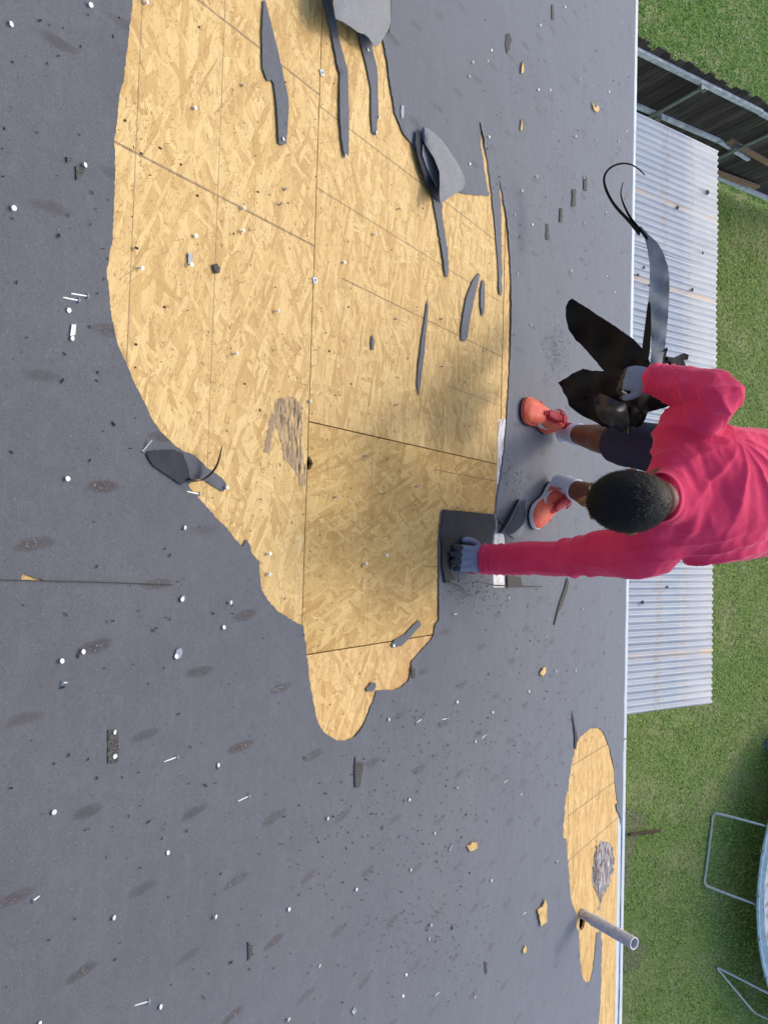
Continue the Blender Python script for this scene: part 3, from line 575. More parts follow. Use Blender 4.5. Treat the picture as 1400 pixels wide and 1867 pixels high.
for k, lst in nails.items():
    for i, (x, y) in enumerate(sorted(lst, key=lambda p: p[1])):
        dull = (x, y) in ((508,372),(518,345),(725,382),(803,582),(803,668),(720,738),(756,887),(663,832),(609,906),(831,925),(441,157),(720,581))
        h = .007+random.random()*.006
        if k in ('eave_right', 'below_sleeve'): dull = random.random() < .55
        if k in ('topright', 'right_mid', 'bottom_mid', 'eave_right', 'below_sleeve'): h = .006+random.random()*.008
        o = place_nail(x, y, h, .22, 1.0, dull)
        lab = ('dull brown' if dull else 'pale')+' nail head on the '+desc[k]+', '+('topmost there' if i == 0 else ordn[i]+' from top')
        if (x, y) == (264, 6): lab = 'bright nail head at the very top edge on the left of the bare board'
        if (x, y) == (408, 889): lab = 'nail head at the tip of the felt tongue on the left rim'
        if (x, y) == (512, 255): lab = 'nail head pinning the foot of the leftmost felt strip'
        tag(o, lab, 'nail', 'roofing nails standing out of the roof')
# loose nails lying on the felt, given by head and tip
loose = [((157,541),(128,536),'upper of two loose nails lying together left of the bare board'),((141,549),(113,543),'lower of two loose nails lying together left of the bare board'),
 ((320,1379),(297,1388),'bright loose nail lying below the shingle scrap with two nail heads'),((451,1450),(430,1461),'loose nail on the felt lower left of the board tongue'),
 ((268,1824),(243,1832),'bright loose nail near the bottom left edge'),((57,1641),(70,1632),'small loose nail at the bottom left'),((755,1318),(766,1311),'loose nail right of the rounded board tongue'),
 ((813,1309),(802,1312),'small loose nail further right of the board tongue'),((884,1338),(874,1348),'loose nail beside a dark flake, centre bottom'),((822,1120),(832,1119),'small loose nail below the dark felt square'),
 ((799,1806),(791,1815),'loose nail near the bottom centre'),((958,1661),(950,1668),'loose nail left of the kite shaped wood chip'),((924,1420),(916,1428),'loose nail above the wood knot chip'),
 ((1010,1572),(1017,1568),'loose nail near the second bare patch'),((360,901),(339,896),'loose nail on the rim below the dark flap'),((110,1244),(118,1244),'tiny loose nail on the left felt')]
for (hx, hy), (tx, ty), lab in loose:
    a = R(hx, hy, .006); b = R(tx, ty, .004); o = bpy.data.objects.new('loose_nail', NM); COL.objects.link(o)
    s = min(1.15, max(.45, (a-b).length/.030)); q = (a-b).to_track_quat('Z', 'Y'); o.matrix_world = Matrix.LocRotScale(a, q, Vector((1, 1, s)) if s < .8 else Vector((s, s, s))); tag(o, lab, 'nail', 'loose nails lying on the felt')
o = bpy.data.objects.new('loose_nail', NM); COL.objects.link(o); a = R(258, 823, .004); b = R(268, 806, .012); o.matrix_world = Matrix.LocRotScale(a, (a-b).to_track_quat('Z', 'Y'), Vector((1, 1, 1))); tag(o, 'nail lying against the left tip of the dark turned over flap', 'nail', 'loose nails lying on the felt')

# felt cap washers, plastic flags
def plate(name, px, mat, lab, cat, lift=.006, th=.0015, frame=False, group=None):
    bm = bmesh.new(); prism(bm, [R(x, y, lift) for x, y in px], -RN*th); o = bmobj(name, bm, mat); tag(o, lab, cat, group); return o
def frame_plate(cx, cy, s, ang, lab):
    u, v = uv(cx, cy); bm = bmesh.new(); ca, sa = math.cos(ang), math.sin(ang)
    for (ox, oy, w, h) in ((0, 1, 2.4, .7), (0, -1, 2.4, .7), (1, 0, .7, 1.3), (-1, 0, .7, 1.3)):
        ox *= s*.85; oy *= s*.85; c = W(u+ox*ca-oy*sa, v+ox*sa+oy*ca, .003); box(bm, c, (w*s, h*s, .0012), (RE*ca+RD*sa, RE*-sa+RD*ca, RN))
    o = bmobj('washer', bm, M['white_metal']); tag(o, lab, 'washer', 'square metal washers on the bare board')
frame_plate(573, 511, .0065, .3, 'square white washer on the vertical board seam, lower of the two'); frame_plate(586, 133, .0065, .5, 'bent square washer beside the board seam near the top')
fl = 'torn plastic nail flags'
plate('plastic_flag', [(127,592),(135,593),(133,612),(124,613)], M['plastic'], 'pale plastic tag above a nail head on the left felt', 'plastic tag', .008, .001, group=fl)
plate('plastic_flag', [(341,462),(348,462),(349,480),(341,481)], M['plastic'], 'pale plastic tag above a nail head on the bare board', 'plastic tag', .005, .001, group=fl)
plate('plastic_flag', [(314,1197),(318,1184),(326,1180),(329,1188),(326,1198),(318,1202)], M['plastic'], 'clear leaf shaped plastic tag beneath a nail on the lower left felt', 'plastic tag', .008, .001, group=fl)
plate('plastic_flag', [(329,1085),(334,1086),(329,1098),(324,1096)], M['plastic'], 'small pale plastic tag beside a nail below the flap', 'plastic tag', .008, .001, group=fl)
plate('plastic_flag', [(642,1834),(647,1840),(643,1848),(636,1843)], M['plastic'], 'white plastic scrap near the bottom edge', 'plastic tag', .008, .001, group=fl)
plate('plastic_flag', [(728,172+20),(733,195),(732,215),(728,218),(727,205)], M['plastic'], 'shiny plastic strip on the rim of the bare board, upper right', 'plastic tag', .008, .001, group=fl)
plate('plastic_flag', [(822,1538),(817,1552),(814,1550),(817,1541)], M['plastic'], 'small silver scrap left of the knot shaped chip', 'plastic tag', .008, .001, group=fl)
# shingle scraps
def scrap(px, lab, lift=.0072, th=.003, seed=1):
    q = jag(px, .9, 4, True, seed); bm = bmesh.new(); prism(bm, [R(x, y, lift+.002*noise.noise(Vector((x*.1, y*.1, seed)))) for x, y in q], -RN*th); o = bmobj('shingle_scrap', bm, M['shingle']); tag(o, lab, 'shingle scrap', 'scraps of old shingle')
scrap([(194,1329),(212,1331),(213,1360),(211,1388),(193,1392)], 'long granulated shingle scrap held by two nail heads, lower left', seed=1)
scrap([(645,1388),(660,1391),(656,1412),(653,1434),(645,1435)], 'upright shingle scrap below the rounded board tongue', seed=2)
scrap([(135,305),(152,306),(148,318),(136,330)], 'small shingle scrap with one nail head at the upper left', seed=3)
scrap([(919,63),(926,62),(929,72),(926,92),(920,98),(918,80)], 'narrow shingle scrap at the top right', seed=4)
scrap([(117,288),(127,290),(126,297),(119,298)], 'tiny shingle flake beside the upper left scrap', seed=5)
scrap([(449,1716),(455,1722),(458,1738),(449,1750)], 'small pointed shingle scrap near the bottom, left of centre', seed=6)
scrap([(1041,346),(1046,345),(1047,376),(1040,377)], 'thin upright shingle scrap, longest of four in a slanting row', seed=7)
scrap([(1062,321),(1067,323),(1067,348),(1061,346)], 'thin upright shingle scrap, uppermost of four in a slanting row', seed=8)
scrap([(1018,380),(1022,381),(1022,405),(1017,405)], 'thin upright shingle scrap, third down of four in a slanting row', seed=9)
scrap([(992,408),(997,410),(998,436),(992,438)], 'thin upright shingle scrap, lowest of four in a slanting row', seed=10)
scrap([(385,484),(392,481),(398,488),(397,498),(389,499)], 'dark round knot of tar on the bare board', seed=11)
scrap([(1002,10),(1006,12),(1006,38),(1002,36)], 'thin dark shingle sliver at the top right edge', seed=12)
scrap([(880,1752),(885,1755),(884,1775),(881,1776)], 'slim shingle scrap lying near the bottom right of centre', seed=13)
scrap([(746,1217),(753,1218),(753,1236),(747,1236)], 'short dark shingle sliver on the lower right rim of the bare board', seed=14)
# wood chips and splinters
def chip(px, lab, seed, lift=.012):
    q = jag(px, .8, 4, True, seed); bm = bmesh.new(); prism(bm, [R(x, y, lift) for x, y in q], -RN*.005); o = bmobj('wood_chip', bm, M['chip']); tag(o, lab, 'wood chip', 'chips of board lying on the felt')
chip([(989,1637),(992,1648),(992,1680),(985,1684),(982,1688),(979,1675),(975,1658),(984,1652)], 'kite shaped chip of board left of the vent pipe', 1)
chip([(855,1534),(864,1535),(865,1545),(860,1548),(852,1551),(846,1541),(852,1539)], 'knot shaped chip of board, left of the second bare patch', 2)
chip([(1080,197),(1086,194),(1088,202),(1083,206),(1077,199),(1075,187)], 'curled light chip near the eave at the upper right', 3)
chip([(985,1217),(990,1216),(990,1226),(985,1232),(980,1228)], 'small light chip below the sleeve', 4)
chip([(952,1722),(955,1728),(954,1735),(949,1736),(948,1730)], 'tiny orange chip below the kite shaped one', 5)
chip([(948,113),(950,125),(949,135),(945,135),(946,122)], 'upper of two thin orange splinters right of the bare board', 6)
chip([(946,219),(947,230),(947,239),(944,239),(945,228)], 'lower of two thin orange splinters right of the bare board', 7)
# granules and flakes nobody could count
def granules(name, spots, mat, lab, size=(.0008, .0022)):
    bm_v, bm_f = [], []
    for (cx, cy, rx, ry, n) in spots:
        for _ in range(n):
            x, y = random.gauss(cx, rx), random.gauss(cy, ry)
            u, v = uv(x, y)
            if v > 4.14: continue
            s = random.uniform(*size); c = W(u, v, .0065+s*.4); a = random.uniform(0, 6.28); ax = RE*math.cos(a)+RD*math.sin(a); ay = RN.cross(ax); b = len(bm_v)
            l = s*random.uniform(.8, 2.6); w = s*random.uniform(.5, 1)
            bm_v += [c-ax*l-ay*w*.4, c+ax*l*.7-ay*w, c+ax*l+ay*w*.6, c-ax*l*.6+ay*w, c+RN*s*.9]
            bm_f += [(b, b+1, b+4), (b+1, b+2, b+4), (b+2, b+3, b+4), (b+3, b, b+4)]
    o = link(name, mesh_from(name, bm_v, bm_f), mat); tag(o, lab, name.replace('_', ' '), kind='stuff')
granules('granules', [(1010,640,14,30,330),(830,960,10,22,60),(872,968,14,18,420),(860,1075,30,14,260),(935,870,14,16,120),(1030,900,30,60,60),(800,1680,60,60,260),(700,1500,110,80,260),(300,1500,160,180,80),(1000,1150,50,60,180),(1000,250,70,130,260),(120,400,80,300,60),(700,1750,150,60,110),(950,1400,70,120,260),(300,1150,110,80,40),(850,1350,90,60,200),(600,600,150,250,240),(1060,200,60,120,120),(1080,480,40,80,90),(1040,1200,60,90,120)], M['granule'], 'dark asphalt granules scattered over the stripped roof')
granules('flakes', [(950,250,80,150,22),(1010,480,60,90,16),(800,1500,130,140,30),(300,1500,170,180,5),(120,600,70,330,4),(1000,1250,60,90,30),(1070,150,50,100,26),(1090,420,40,90,18),(640,500,120,250,10),(380,600,100,250,8)], M['granule'], 'black shingle flakes scattered over the felt and board', (.0018, .0036))
# nail holes: small dark pits in the board
bm = bmesh.new()
holes = [(228,220),(258,280),(292,270),(360,357),(363,50),(520,150),(595,80),(525,370),(575,322),(770,380),(845,505),(760,560),(735,405),(600,640),(690,800),(846,697),(640,700),(700,900),(752,930),(705,838),(867,888),(605,1100),(752,1073),(565,1005),(655,1228),(601,1285),(520,1180),(446,700),(330,300),(248,628),(247,670),(1105,1398),(1088,1458),(1046,1462),(1069,1514),(1107,1742),(1119,1765),(1118,1800),(1060,1690),(1088,1760),(635,560),(560,430),(610,330),(470,350),(300,560),(860,600),(890,700),(880,640),(830,750)]
for (x, y) in holes:
    u, v = uv(x, y); r = random.uniform(.0018, .0032); vs = [bm.verts.new(W(u+r*math.cos(k)*random.uniform(.7, 1.2), v+r*math.sin(k)*1.3, .0012)) for k in np.linspace(0, 6.28, 8)[:-1]]; bm.faces.new(vs)
o = bmobj('nail_holes', bm, simple('hole_dark', (.05, .022, .012), .9), roofp); o['kind'] = 'stuff'

# ================================================================== YARD
def grassmat(name, a, b, dirt):
    m = NT(name); p = m.pos(); c = m.mix(m.ramp(m.noise(p, 3.5, 5), [(.35, 0.), (.65, 1.)]), a, b)
    c = m.mix(m.ramp(m.noise(p, 55, 3, .7), [(.35, 0.), (.7, .75)]), c, tuple(x*.35 for x in a))
    c = m.mix(m.ramp(m.noise(p, 1.1, 5, .7), [(.48, 0.), (.62, .8)]), c, dirt); return m.fin(c, .9, m.bump(m.noise(p, 60, 3), .5, .012), spec=.1)
bm = bmesh.new(); vs = [bm.verts.new((x, y, GZ)) for x, y in ((-300, -300), (300, -300), (300, 300), (-300, 300))]; bm.faces.new(vs)
o = bmobj('ground', bm, grassmat('lawn_soil', (.20, .285, .075), (.30, .36, .11), (.32, .31, .15))); tag(o, 'soil and turf of the yard', None, kind='structure'); 
def blades(name, region, n, mat, lab, size=(.025, .065), mask=None):
    x = rng.uniform(region[0], region[1], n); y = rng.uniform(region[2], region[3], n)
    if mask is not None: k = mask(x, y); x, y = x[k], y[k]; n = len(x)
    s = rng.uniform(size[0], size[1], n); a = rng.uniform(0, 6.283, n); w = s*rng.uniform(.20, .45, n); ln = rng.uniform(.3, 1.1, n)
    dx, dy = np.cos(a), np.sin(a); z0 = GZ+.002
    v = np.zeros((n, 4, 3)); 
    v[:, 0] = np.stack([x-dy*w*.5, y+dx*w*.5, np.full(n, z0)], 1); v[:, 1] = np.stack([x+dy*w*.5, y-dx*w*.5, np.full(n, z0)], 1)
    mx, my = x+dx*s*ln*.5, y+dy*s*ln*.5; v[:, 2] = np.stack([mx+dy*w*.5, my-dx*w*.5, z0+s*.32], 1); v[:, 3] = np.stack([x+dx*s*ln, y+dy*s*ln, z0+s*.26], 1)
    me = bpy.data.meshes.new(name); me.vertices.add(n*4); me.vertices.foreach_set('co', v.ravel()); me.loops.add(n*4); me.loops.foreach_set('vertex_index', np.arange(n*4)); me.polygons.add(n); me.polygons.foreach_set('loop_start', np.arange(0, n*4, 4)); me.update(); me.validate()
    o = link(name, me, mat); tag(o, lab, 'grass', kind='stuff'); return o
def blademat(name, cols):
    m = NT(name); p = m.pos(); w = m.n('ShaderNodeTexWhiteNoise', {'Vector': m.n('ShaderNodeVectorMath', {0: p, 1: (18, 18, 0)}, operation='MULTIPLY').outputs[0]})
    w = m.noise(p, 75, 3, .85); c = m.ramp(w, [(.34, cols[0]), (.45, cols[1]), (.60, cols[2]), (.72, cols[3])])
    c = m.mix(m.ramp(m.noise(p, .8, 4), [(.45, 0.), (.7, .55)]), c, cols[4]); m.fin(c, .65, spec=.2)
    tr = m.n('ShaderNodeBsdfTranslucent', {0: c}); mx = m.n('ShaderNodeMixShader', {0: .15, 1: m.b.outputs[0], 2: tr.outputs[0]}); m.t.links.new(mx.outputs[0], m.out.inputs[0]); return m.m
FX = -6.5
bl1 = blademat('grass_yard', [(.05, .09, .02), (.25, .37, .08), (.44, .56, .14), (.72, .78, .36), (.50, .50, .18)])
bl2 = blademat('grass_beyond', [(.03, .08, .015), (.13, .30, .04), (.22, .44, .08), (.42, .60, .20), (.18, .34, .07)])
blades('grass', (FX, 10.5, 6.2, 17.5), 260000, bl1, 'short patchy green lawn behind the house')
blades('grass', (-15.0, FX-.05, 5.5, 16.5), 130000, bl2, 'brighter green lawn on the far side of the wooden fence')
# clover flowers, litter
bm = bmesh.new()
for _ in range(150):
    x, y = random.uniform(-12, FX-.2), random.uniform(7, 16); box(bm, (x, y, GZ+.05), (.018, .018, .012), WA)
o = bmobj('clover_flowers', bm, simple('clover_white', (.65, .68, .6), .8)); tag(o, 'white clover flowers dotted in the lawn beyond the fence', 'flowers', kind='stuff')
# bare soil along the wall
m = NT('bare_soil'); p = m.pos(); c = m.ramp(m.noise(p, 22, 5, .7), [(.3, (.09, .08, .035)), (.5, (.17, .19, .07)), (.6, (.24, .20, .13)), (.8, (.34, .28, .20))]); M['soil'] = m.fin(c, .95, m.bump(m.noise(p, 30, 4), .8, .03))
def soil(px, seed):
    bm = bmesh.new(); q = jag(px, 3, 8, True, seed); prism(bm, [Z(x, y, GZ+.012) for x, y in q], Vector((0, 0, -.010))); o = bmobj('soil_patch', bm, M['soil']); return o
o = soil([(1120,1472),(1152,1474),(1172,1484),(1178,1500),(1162,1512),(1160,1540),(1152,1570),(1152,1600),(1144,1625),(1115,1640)], 1); tag(o, 'strip of bare soil below the eave', None, kind='structure')
o = soil([(1140,1700),(1165,1710),(1178,1735),(1165,1765),(1140,1775),(1120,1740)], 2); tag(o, 'patch of bare soil below the vent pipe', None, kind='structure')
bm = bmesh.new(); a, b = Z(1146, 1521, GZ+.06), Z(1202, 1515, GZ+.06); loft(bm, [a, b], [.025, .025], seg=8, roundcap=False); o = bmobj('rusty_bar', bm, simple('rust', (.07, .035, .022), .8)); tag(o, 'dark rusty bar lying in the grass below the eave', 'bar')

# ---------------- patio roof of corrugated metal
PZ = CAM[2]-5.2
patio = empty('patio_cover', (-1.4, 6, GZ)); tag(patio, 'patio cover roofed with pale corrugated metal sheets below the eave', 'patio cover')
m = NT('corrugated_metal'); p = m.pos(); s = m.n('ShaderNodeSeparateXYZ', {0: p})
c = m.mix(m.ramp(m.noise(m.map(p, 0, (9, 1.1, 1)), 1, 4), [(.3, 0.), (.7, 1.)]), (.285, .32, .375), (.40, .43, .465))
def band(y0, wd, amt, thr):
    global c
    d = m.math('ABSOLUTE', m.math('SUBTRACT', s.outputs[1], y0)); k = m.math('LESS_THAN', d, m.math('MULTIPLY_ADD', m.noise(m.map(p, 0, (14, 3, 1), (y0, 0, 0)), 1, 3), wd*2, -wd*.35))
    k = m.math('MULTIPLY', k, m.math('MULTIPLY', m.ramp(m.noise(m.map(p, 0, (24, 10, 1), (y0, 4, 0)), 1, 3, .7), [(thr, .12), (thr+.12, 1.)]), amt))
    c = m.mix(k, c, m.mix(m.noise(p, 15, 2), (.27, .18, .13), (.36, .30, .23)))
yb = [Z(1207, 600, PZ).y, Z(1255, 600, PZ).y, Z(1297, 600, PZ).y]
band(yb[0], .085, .62, .47); band(yb[1], .075, .50, .47); band(yb[2], .06, .35, .52)
for sy, amt in ((0, 1),):
    for xx in (-3.61, -2.72, 1.05):
        d = m.math('ABSOLUTE', m.math('SUBTRACT', s.outputs[0], xx)); k = m.math('MULTIPLY', m.math('LESS_THAN', d, .03), m.ramp(m.noise(m.map(p, 0, (6, 3, 1)), 1, 3), [(.38, .1), (.55, .8)])); c = m.mix(k, c, (.50, .38, .29))
M['corr'] = m.fin(c, .42, m.bump(m.noise(p, 18, 2), .15, .01), .0, .4)
PITCH = .068; X0, X1, Y0, Y1 = -4.40, 1.60, wy, 7.85
nx = 9; wsh = (X1-X0)/nx
for k in range(nx):
    xa = X0+k*wsh-(.03 if k else 0); xb = X0+(k+1)*wsh; xs = np.arange(xa, xb+.001, PITCH/8); lift = .003*(k % 2); yend = Y1+random.uniform(-.008, .008); rows = []
    V = []; F = []
    ys = np.linspace(Y0, yend, 9)
    for x in xs:
        for y in ys: V.append((x, y, PZ+.010*math.cos(2*math.pi*(x-X0)/PITCH)+lift-.01*(y-7)*0+.006*math.sin(y*3+k)))
    for i in range(len(xs)-1):
        for j in range(8): F.append((i*9+j, i*9+j+1, (i+1)*9+j+1, (i+1)*9+j))
    o = link('metal_sheet', mesh_from('metal_sheet', V, F), M['corr'], patio, True); sm = o.modifiers.new('t', 'SOLIDIFY'); sm.thickness = .0012; sm.offset = -1
M['lumber'] = simple('old_lumber', (.30, .23, .16), .8, 0, .25, 12)
bm = bmesh.new()
for y in yb: box(bm, ((X0+X1)/2, y, PZ-.075), (X1-X0-.1, .04, .10), WA)
bmobj('purlins', bm, M['lumber'], patio)
for x in (X0+.15, -1.4, X1-.15):
    bm = bmesh.new(); box(bm, (x, Y1-.3, (GZ+PZ-.13)/2), (.09, .09, PZ-.13-GZ), WA); bmobj('post', bm, M['lumber'], patio)
# leaves and shingle bits fallen on the metal
for i, (x, y, r) in enumerate([(1289,350,.030),(1235,378,.022),(1174,487,.018),(1163,501,.016),(1262,528,.022),(1281,461,.016),(1158,280,.018),(1171,848+250,.022),(1216,1070,.014),(1183,520,.012)]):
    c0 = Z(x, y, PZ+.022); bm = bmesh.new(); n = 7; vs = [(c0+Vector((r*math.cos(k*.9)*random.uniform(.6, 1.2), r*math.sin(k*.9)*random.uniform(.6, 1.3), 0))) for k in range(n)]; prism(bm, vs, Vector((0, 0, -.006)))
    o = bmobj('shingle_flake', bm, M['granule']); tag(o, 'black shingle flake fallen on the corrugated metal, '+['largest, near its right edge', 'below and left of the largest one', 'beside the felt ribbon, upper of a pair', 'beside the felt ribbon, lower of a pair', 'halfway down near the right edge', 'small one right of the felt ribbon', 'by the eave at the upper corner', 'below the sleeve near the eave', 'small one below the sleeve, further out', 'tiny one left of the ribbon'][i], 'shingle flake', 'flakes fallen on the patio cover')

# ---------------- wooden fence
m = NT('fence_board'); p = m.pos(); oi = m.n('ShaderNodeObjectInfo').outputs['Random']; g = m.noise(m.n('ShaderNodeMapping', {'Vector': p, 'Scale': (10, 40, 2.2)}).outputs[0], 1, 4, .6)
c = m.ramp(m.math('MULTIPLY_ADD', g, .8, m.math('MULTIPLY', oi, .25)), [(.3, (.018, .014, .013)), (.5, (.045, .034, .030)), (.68, (.085, .068, .060)), (.9, (.16, .145, .13))]); M['fence'] = m.fin(c, .9, m.bump(g, .5, .004))
M['rail'] = simple('grey_rail', (.60, .62, .66), .7, .1, .3, 9)
fence = empty('fence', (FX, 10, GZ)); tag(fence, 'dark weathered wooden fence with grey rails and steel posts beyond the patio roof', 'fence')
FT = 1169; 
def fp(x, y, dx=0):
    r = ray(x, y); t = (FX+dx-CAM[0])/r[0]; return Vector(CAM+r*t)
def fline(a, b): # z as function of y on the fence plane
    p, q = fp(*a), fp(*b); return lambda y: p.z+(q.z-p.z)*(y-p.y)/(q.y-p.y)
ftop = fline((1165, 72), (1400, 190)); bw = .142
bmb = bmesh.new(); box(bmb, (0, 0, .5), (.018, bw-.006, 1), WA)
for v in bmb.verts:
    if v.co.z > .9 : pass
# dog-eared board profile in local yz, 1 m tall base scaled per board
def board_mesh(h):
    bm = bmesh.new(); w2 = (bw-.006)/2; prof = [(-w2, 0), (w2, 0), (w2, h-.028), (w2-.022, h), (-w2+.022, h), (-w2, h-.028)]
    prism(bm, [Vector((.009, a, b)) for a, b in prof], Vector((-.018, 0, 0))); me = bpy.data.meshes.new('board'); bmesh.ops.recalc_face_normals(bm, faces=bm.faces[:]); bm.to_mesh(me); bm.free(); me.materials.append(M['fence']); return me
bmeshes = [board_mesh(h) for h in (1.83, 1.86, 1.80, 1.88)]
zt = ftop(10.0)
y = 4.6; k = 0
while y < 15.5:
    o = bpy.data.objects.new('board', random.choice(bmeshes)); COL.objects.link(o); o.parent = fence; o.location = (0+random.uniform(-.004, .004), y-10, ftop(y)-1.84-GZ); o.rotation_euler = (random.uniform(-.008, .008), 0, random.uniform(-.02, .02)); y += bw+random.uniform(0, .004); k += 1
def rail(a, b, th=.075, mat='rail', name='rail', dep=.04, dx=.03):
    p, q = fp(*a, dx), fp(*b, dx); d = (q-p).normalized(); up = Vector((1, 0, 0)).cross(d); bm = bmesh.new(); box(bm, (p+q)/2, ((q-p).length, th, dep), (d, up, Vector((1, 0, 0)))); return bmobj(name, bm, M[mat], fence)
rail((1100, 63), (1386, 204), .085, dx=.03); rail((1386, 206), (1460, 246), .075); rail((1120, 176), (1310, 257), .075); rail((1308, 256), (1364, 291), .06)
rail((1305, 322), (1460, 388), .085)
M['newwood'] = simple('tan_lumber', (.30, .19, .115), .7, 0, .15, 8)
rail((1328, 256), (1450, 326), .09, 'newwood', 'tan_rail'); rail((1290, 309), (1380, 342), .11, 'newwood', 'tan_rail', dx=.08)
def fpost(yy):
    bm = bmesh.new(); loft(bm, [Vector((FX+.085, yy, GZ)), Vector((FX+.085, yy, ftop(yy)-.2))], [.030, .030], seg=12); bmobj('post', bm, M['steel'], fence, True)
for xx, yy in ((1280, 160), (1400, 246)): fpost(fp(xx, yy, .085).y)
fpost(fp(1280, 160).y-2.4)
for (x, y) in ((1280, 160), (1199, 213), (1342, 268)):
    p = fp(x, y, .085); bm = bmesh.new(); box(bm, p, (.09, .10, .05), WA); box(bm, p+Vector((.05, 0, .04)), (.02, .03, .06), WA); bmobj('bracket', bm, M['steel'], fence)

# ---------------- trampoline
TZ = GZ+.6
p1, p2, p3 = Z(1401, 1495, TZ), Z(1379, 1650, TZ), Z(1400, 1800, TZ)
ax_, ay_, bx_, by_, cx_, cy_ = p1.x, p1.y, p2.x, p2.y, p3.x, p3.y
D = 2*(ax_*(by_-cy_)+bx_*(cy_-ay_)+cx_*(ay_-by_)); ux = ((ax_**2+ay_**2)*(by_-cy_)+(bx_**2+by_**2)*(cy_-ay_)+(cx_**2+cy_**2)*(ay_-by_))/D; uy = ((ax_**2+ay_**2)*(cx_-bx_)+(bx_**2+by_**2)*(ax_-cx_)+(cx_**2+cy_**2)*(bx_-ax_))/D
TR = math.hypot(ax_-ux, ay_-uy); TC = Vector((ux, uy, TZ))
tramp = empty('trampoline', (ux, uy, GZ)); tag(tramp, 'round trampoline with faded blue rim and pale leaf littered mat, cut by the right edge', 'trampoline')
M['tube'] = simple('galv_tube', (.42, .45, .44), .35, .6, .1, 30); M['blue'] = simple('faded_blue', (.13, .26, .34), .6, 0, .25, 9)
m = NT('old_mat'); p = m.pos(); c = m.ramp(m.noise(p, 6, 5, .7), [(.40, (.62, .63, .66)), (.52, (.45, .43, .45)), (.60, (.16, .12, .11)), (.72, (.50, .50, .53))]); M['mat'] = m.fin(c, .5, m.bump(m.noise(p, 9, 3), .6, .03))
def ring(bm, R_, r, z=0, n=96, seg=10):
    rr = []
    for i in range(n):
        a = 2*math.pi*i/n; c0 = TC+Vector((R_*math.cos(a), R_*math.sin(a), z)); o_ = Vector((math.cos(a), math.sin(a), 0)); rr.append([bm.verts.new(c0+o_*(r*math.cos(2*math.pi*k/seg))+Vector((0, 0, r*math.sin(2*math.pi*k/seg)))) for k in range(seg)])
    for i in range(n):
        for k in range(seg): bm.faces.new((rr[i][k], rr[(i+1) % n][k], rr[(i+1) % n][(k+1) % seg], rr[i][(k+1) % seg]))
bm = bmesh.new(); ring(bm, TR, .028, .02); bmobj('rim_tube', bm, simple('rim_pale', (.40, .52, .62), .4, .3, .2, 12), tramp, True)
def annulus(name, r0, r1, z0, z1, mat, n=96, jitter=0):
    bm = bmesh.new(); a_ = []
    for i in range(n):
        a = 2*math.pi*i/n; a_.append((bm.verts.new(TC+Vector((r0*math.cos(a), r0*math.sin(a), z0+random.uniform(-jitter, jitter)))), bm.verts.new(TC+Vector((r1*math.cos(a), r1*math.sin(a), z1)))))
    for i in range(n): bm.faces.new((a_[i][0], a_[(i+1) % n][0], a_[(i+1) % n][1], a_[i][1]))
    return bmobj(name, bm, mat, tramp, True)
annulus('edge_pad', TR-.20, TR-.03, 0, .03, M['blue'], jitter=.015)
bm = bmesh.new(); c_ = bm.verts.new(TC+Vector((0, 0, -.16))); prev = None; rings = []
for j in range(1, 9):
    r = (TR-.2)*j/8; rings.append([bm.verts.new(TC+Vector((r*math.cos(2*math.pi*i/64), r*math.sin(2*math.pi*i/64), -.16+.15*(j/8)**3+.02*noise.noise(Vector((r*math.cos(2*math.pi*i/64)*2, r*math.sin(2*math.pi*i/64)*2, 0)))))) for i in range(64)])
for i in range(64):
    bm.faces.new((c_, rings[0][i], rings[0][(i+1) % 64]))
    for j in range(7): bm.faces.new((rings[j][i], rings[j+1][i], rings[j+1][(i+1) % 64], rings[j][(i+1) % 64]))
bmobj('mat', bm, M['mat'], tramp, True)
for a in np.linspace(0, 2*math.pi, 28)[:-1]:
    bm = bmesh.new(); c0 = TC+Vector(((TR-.0)*math.cos(a), (TR-.0)*math.sin(a), .02)); t = Vector((-math.sin(a), math.cos(a), 0)); box(bm, c0, (.03, .07, .066), (t, Vector((math.cos(a), math.sin(a), 0)), Vector((0, 0, 1)))); bmobj('clamp', bm, M['steel'], tramp)
def uleg(a, b, ta, tb):
    bm = bmesh.new(); up = Vector((0, 0, 1)); a, b, ta, tb = map(Vector, (a, b, ta, tb)); ca = a.lerp(b, .12); cb = b.lerp(a, .12)
    pts = [ta, ta.lerp(a, .82), a.lerp(ca, .25)+Vector((0, 0, .01)), ca.lerp(b, .06), a.lerp(b, .5), cb.lerp(a, .06), b.lerp(cb, .25)+Vector((0, 0, .01)), tb.lerp(b, .82), tb]
    loft(bm, pts, [.021]*9, up=Vector((.1, .2, 1)), seg=10, sub=6); bmobj('leg', bm, M['tube'], tramp, True)
a, b = Z(1300, 1481, GZ+.03), Z(1283, 1614, GZ+.03); uleg(a, b, Z(1402, 1508, TZ), Z(1387, 1652, TZ))
a2, b2 = Z(1304, 1762, GZ+.03), Z(1374, 1846, GZ+.03); uleg(a2, b2, Z(1402, 1812, TZ), Z(1450, 1880, TZ))
bm = bmesh.new(); c0 = Z(1399, 1357, GZ); loft(bm, [c0, c0+Vector((0, 0, .26))], [.12, .15], seg=24, roundcap=False, up=Vector((0, 1, 0))); 
bk = empty('bucket', c0); tag(bk, 'blue plastic bucket at the right edge of the lawn', 'bucket'); bmobj('bucket_body', bm, M['blue'], bk, True)
bm = bmesh.new(); tube(bm, c0+Vector((0, 0, .262)), c0+Vector((0, 0, .275)), .16, .13); bmobj('bucket_rim', bm, M['blue'], bk)

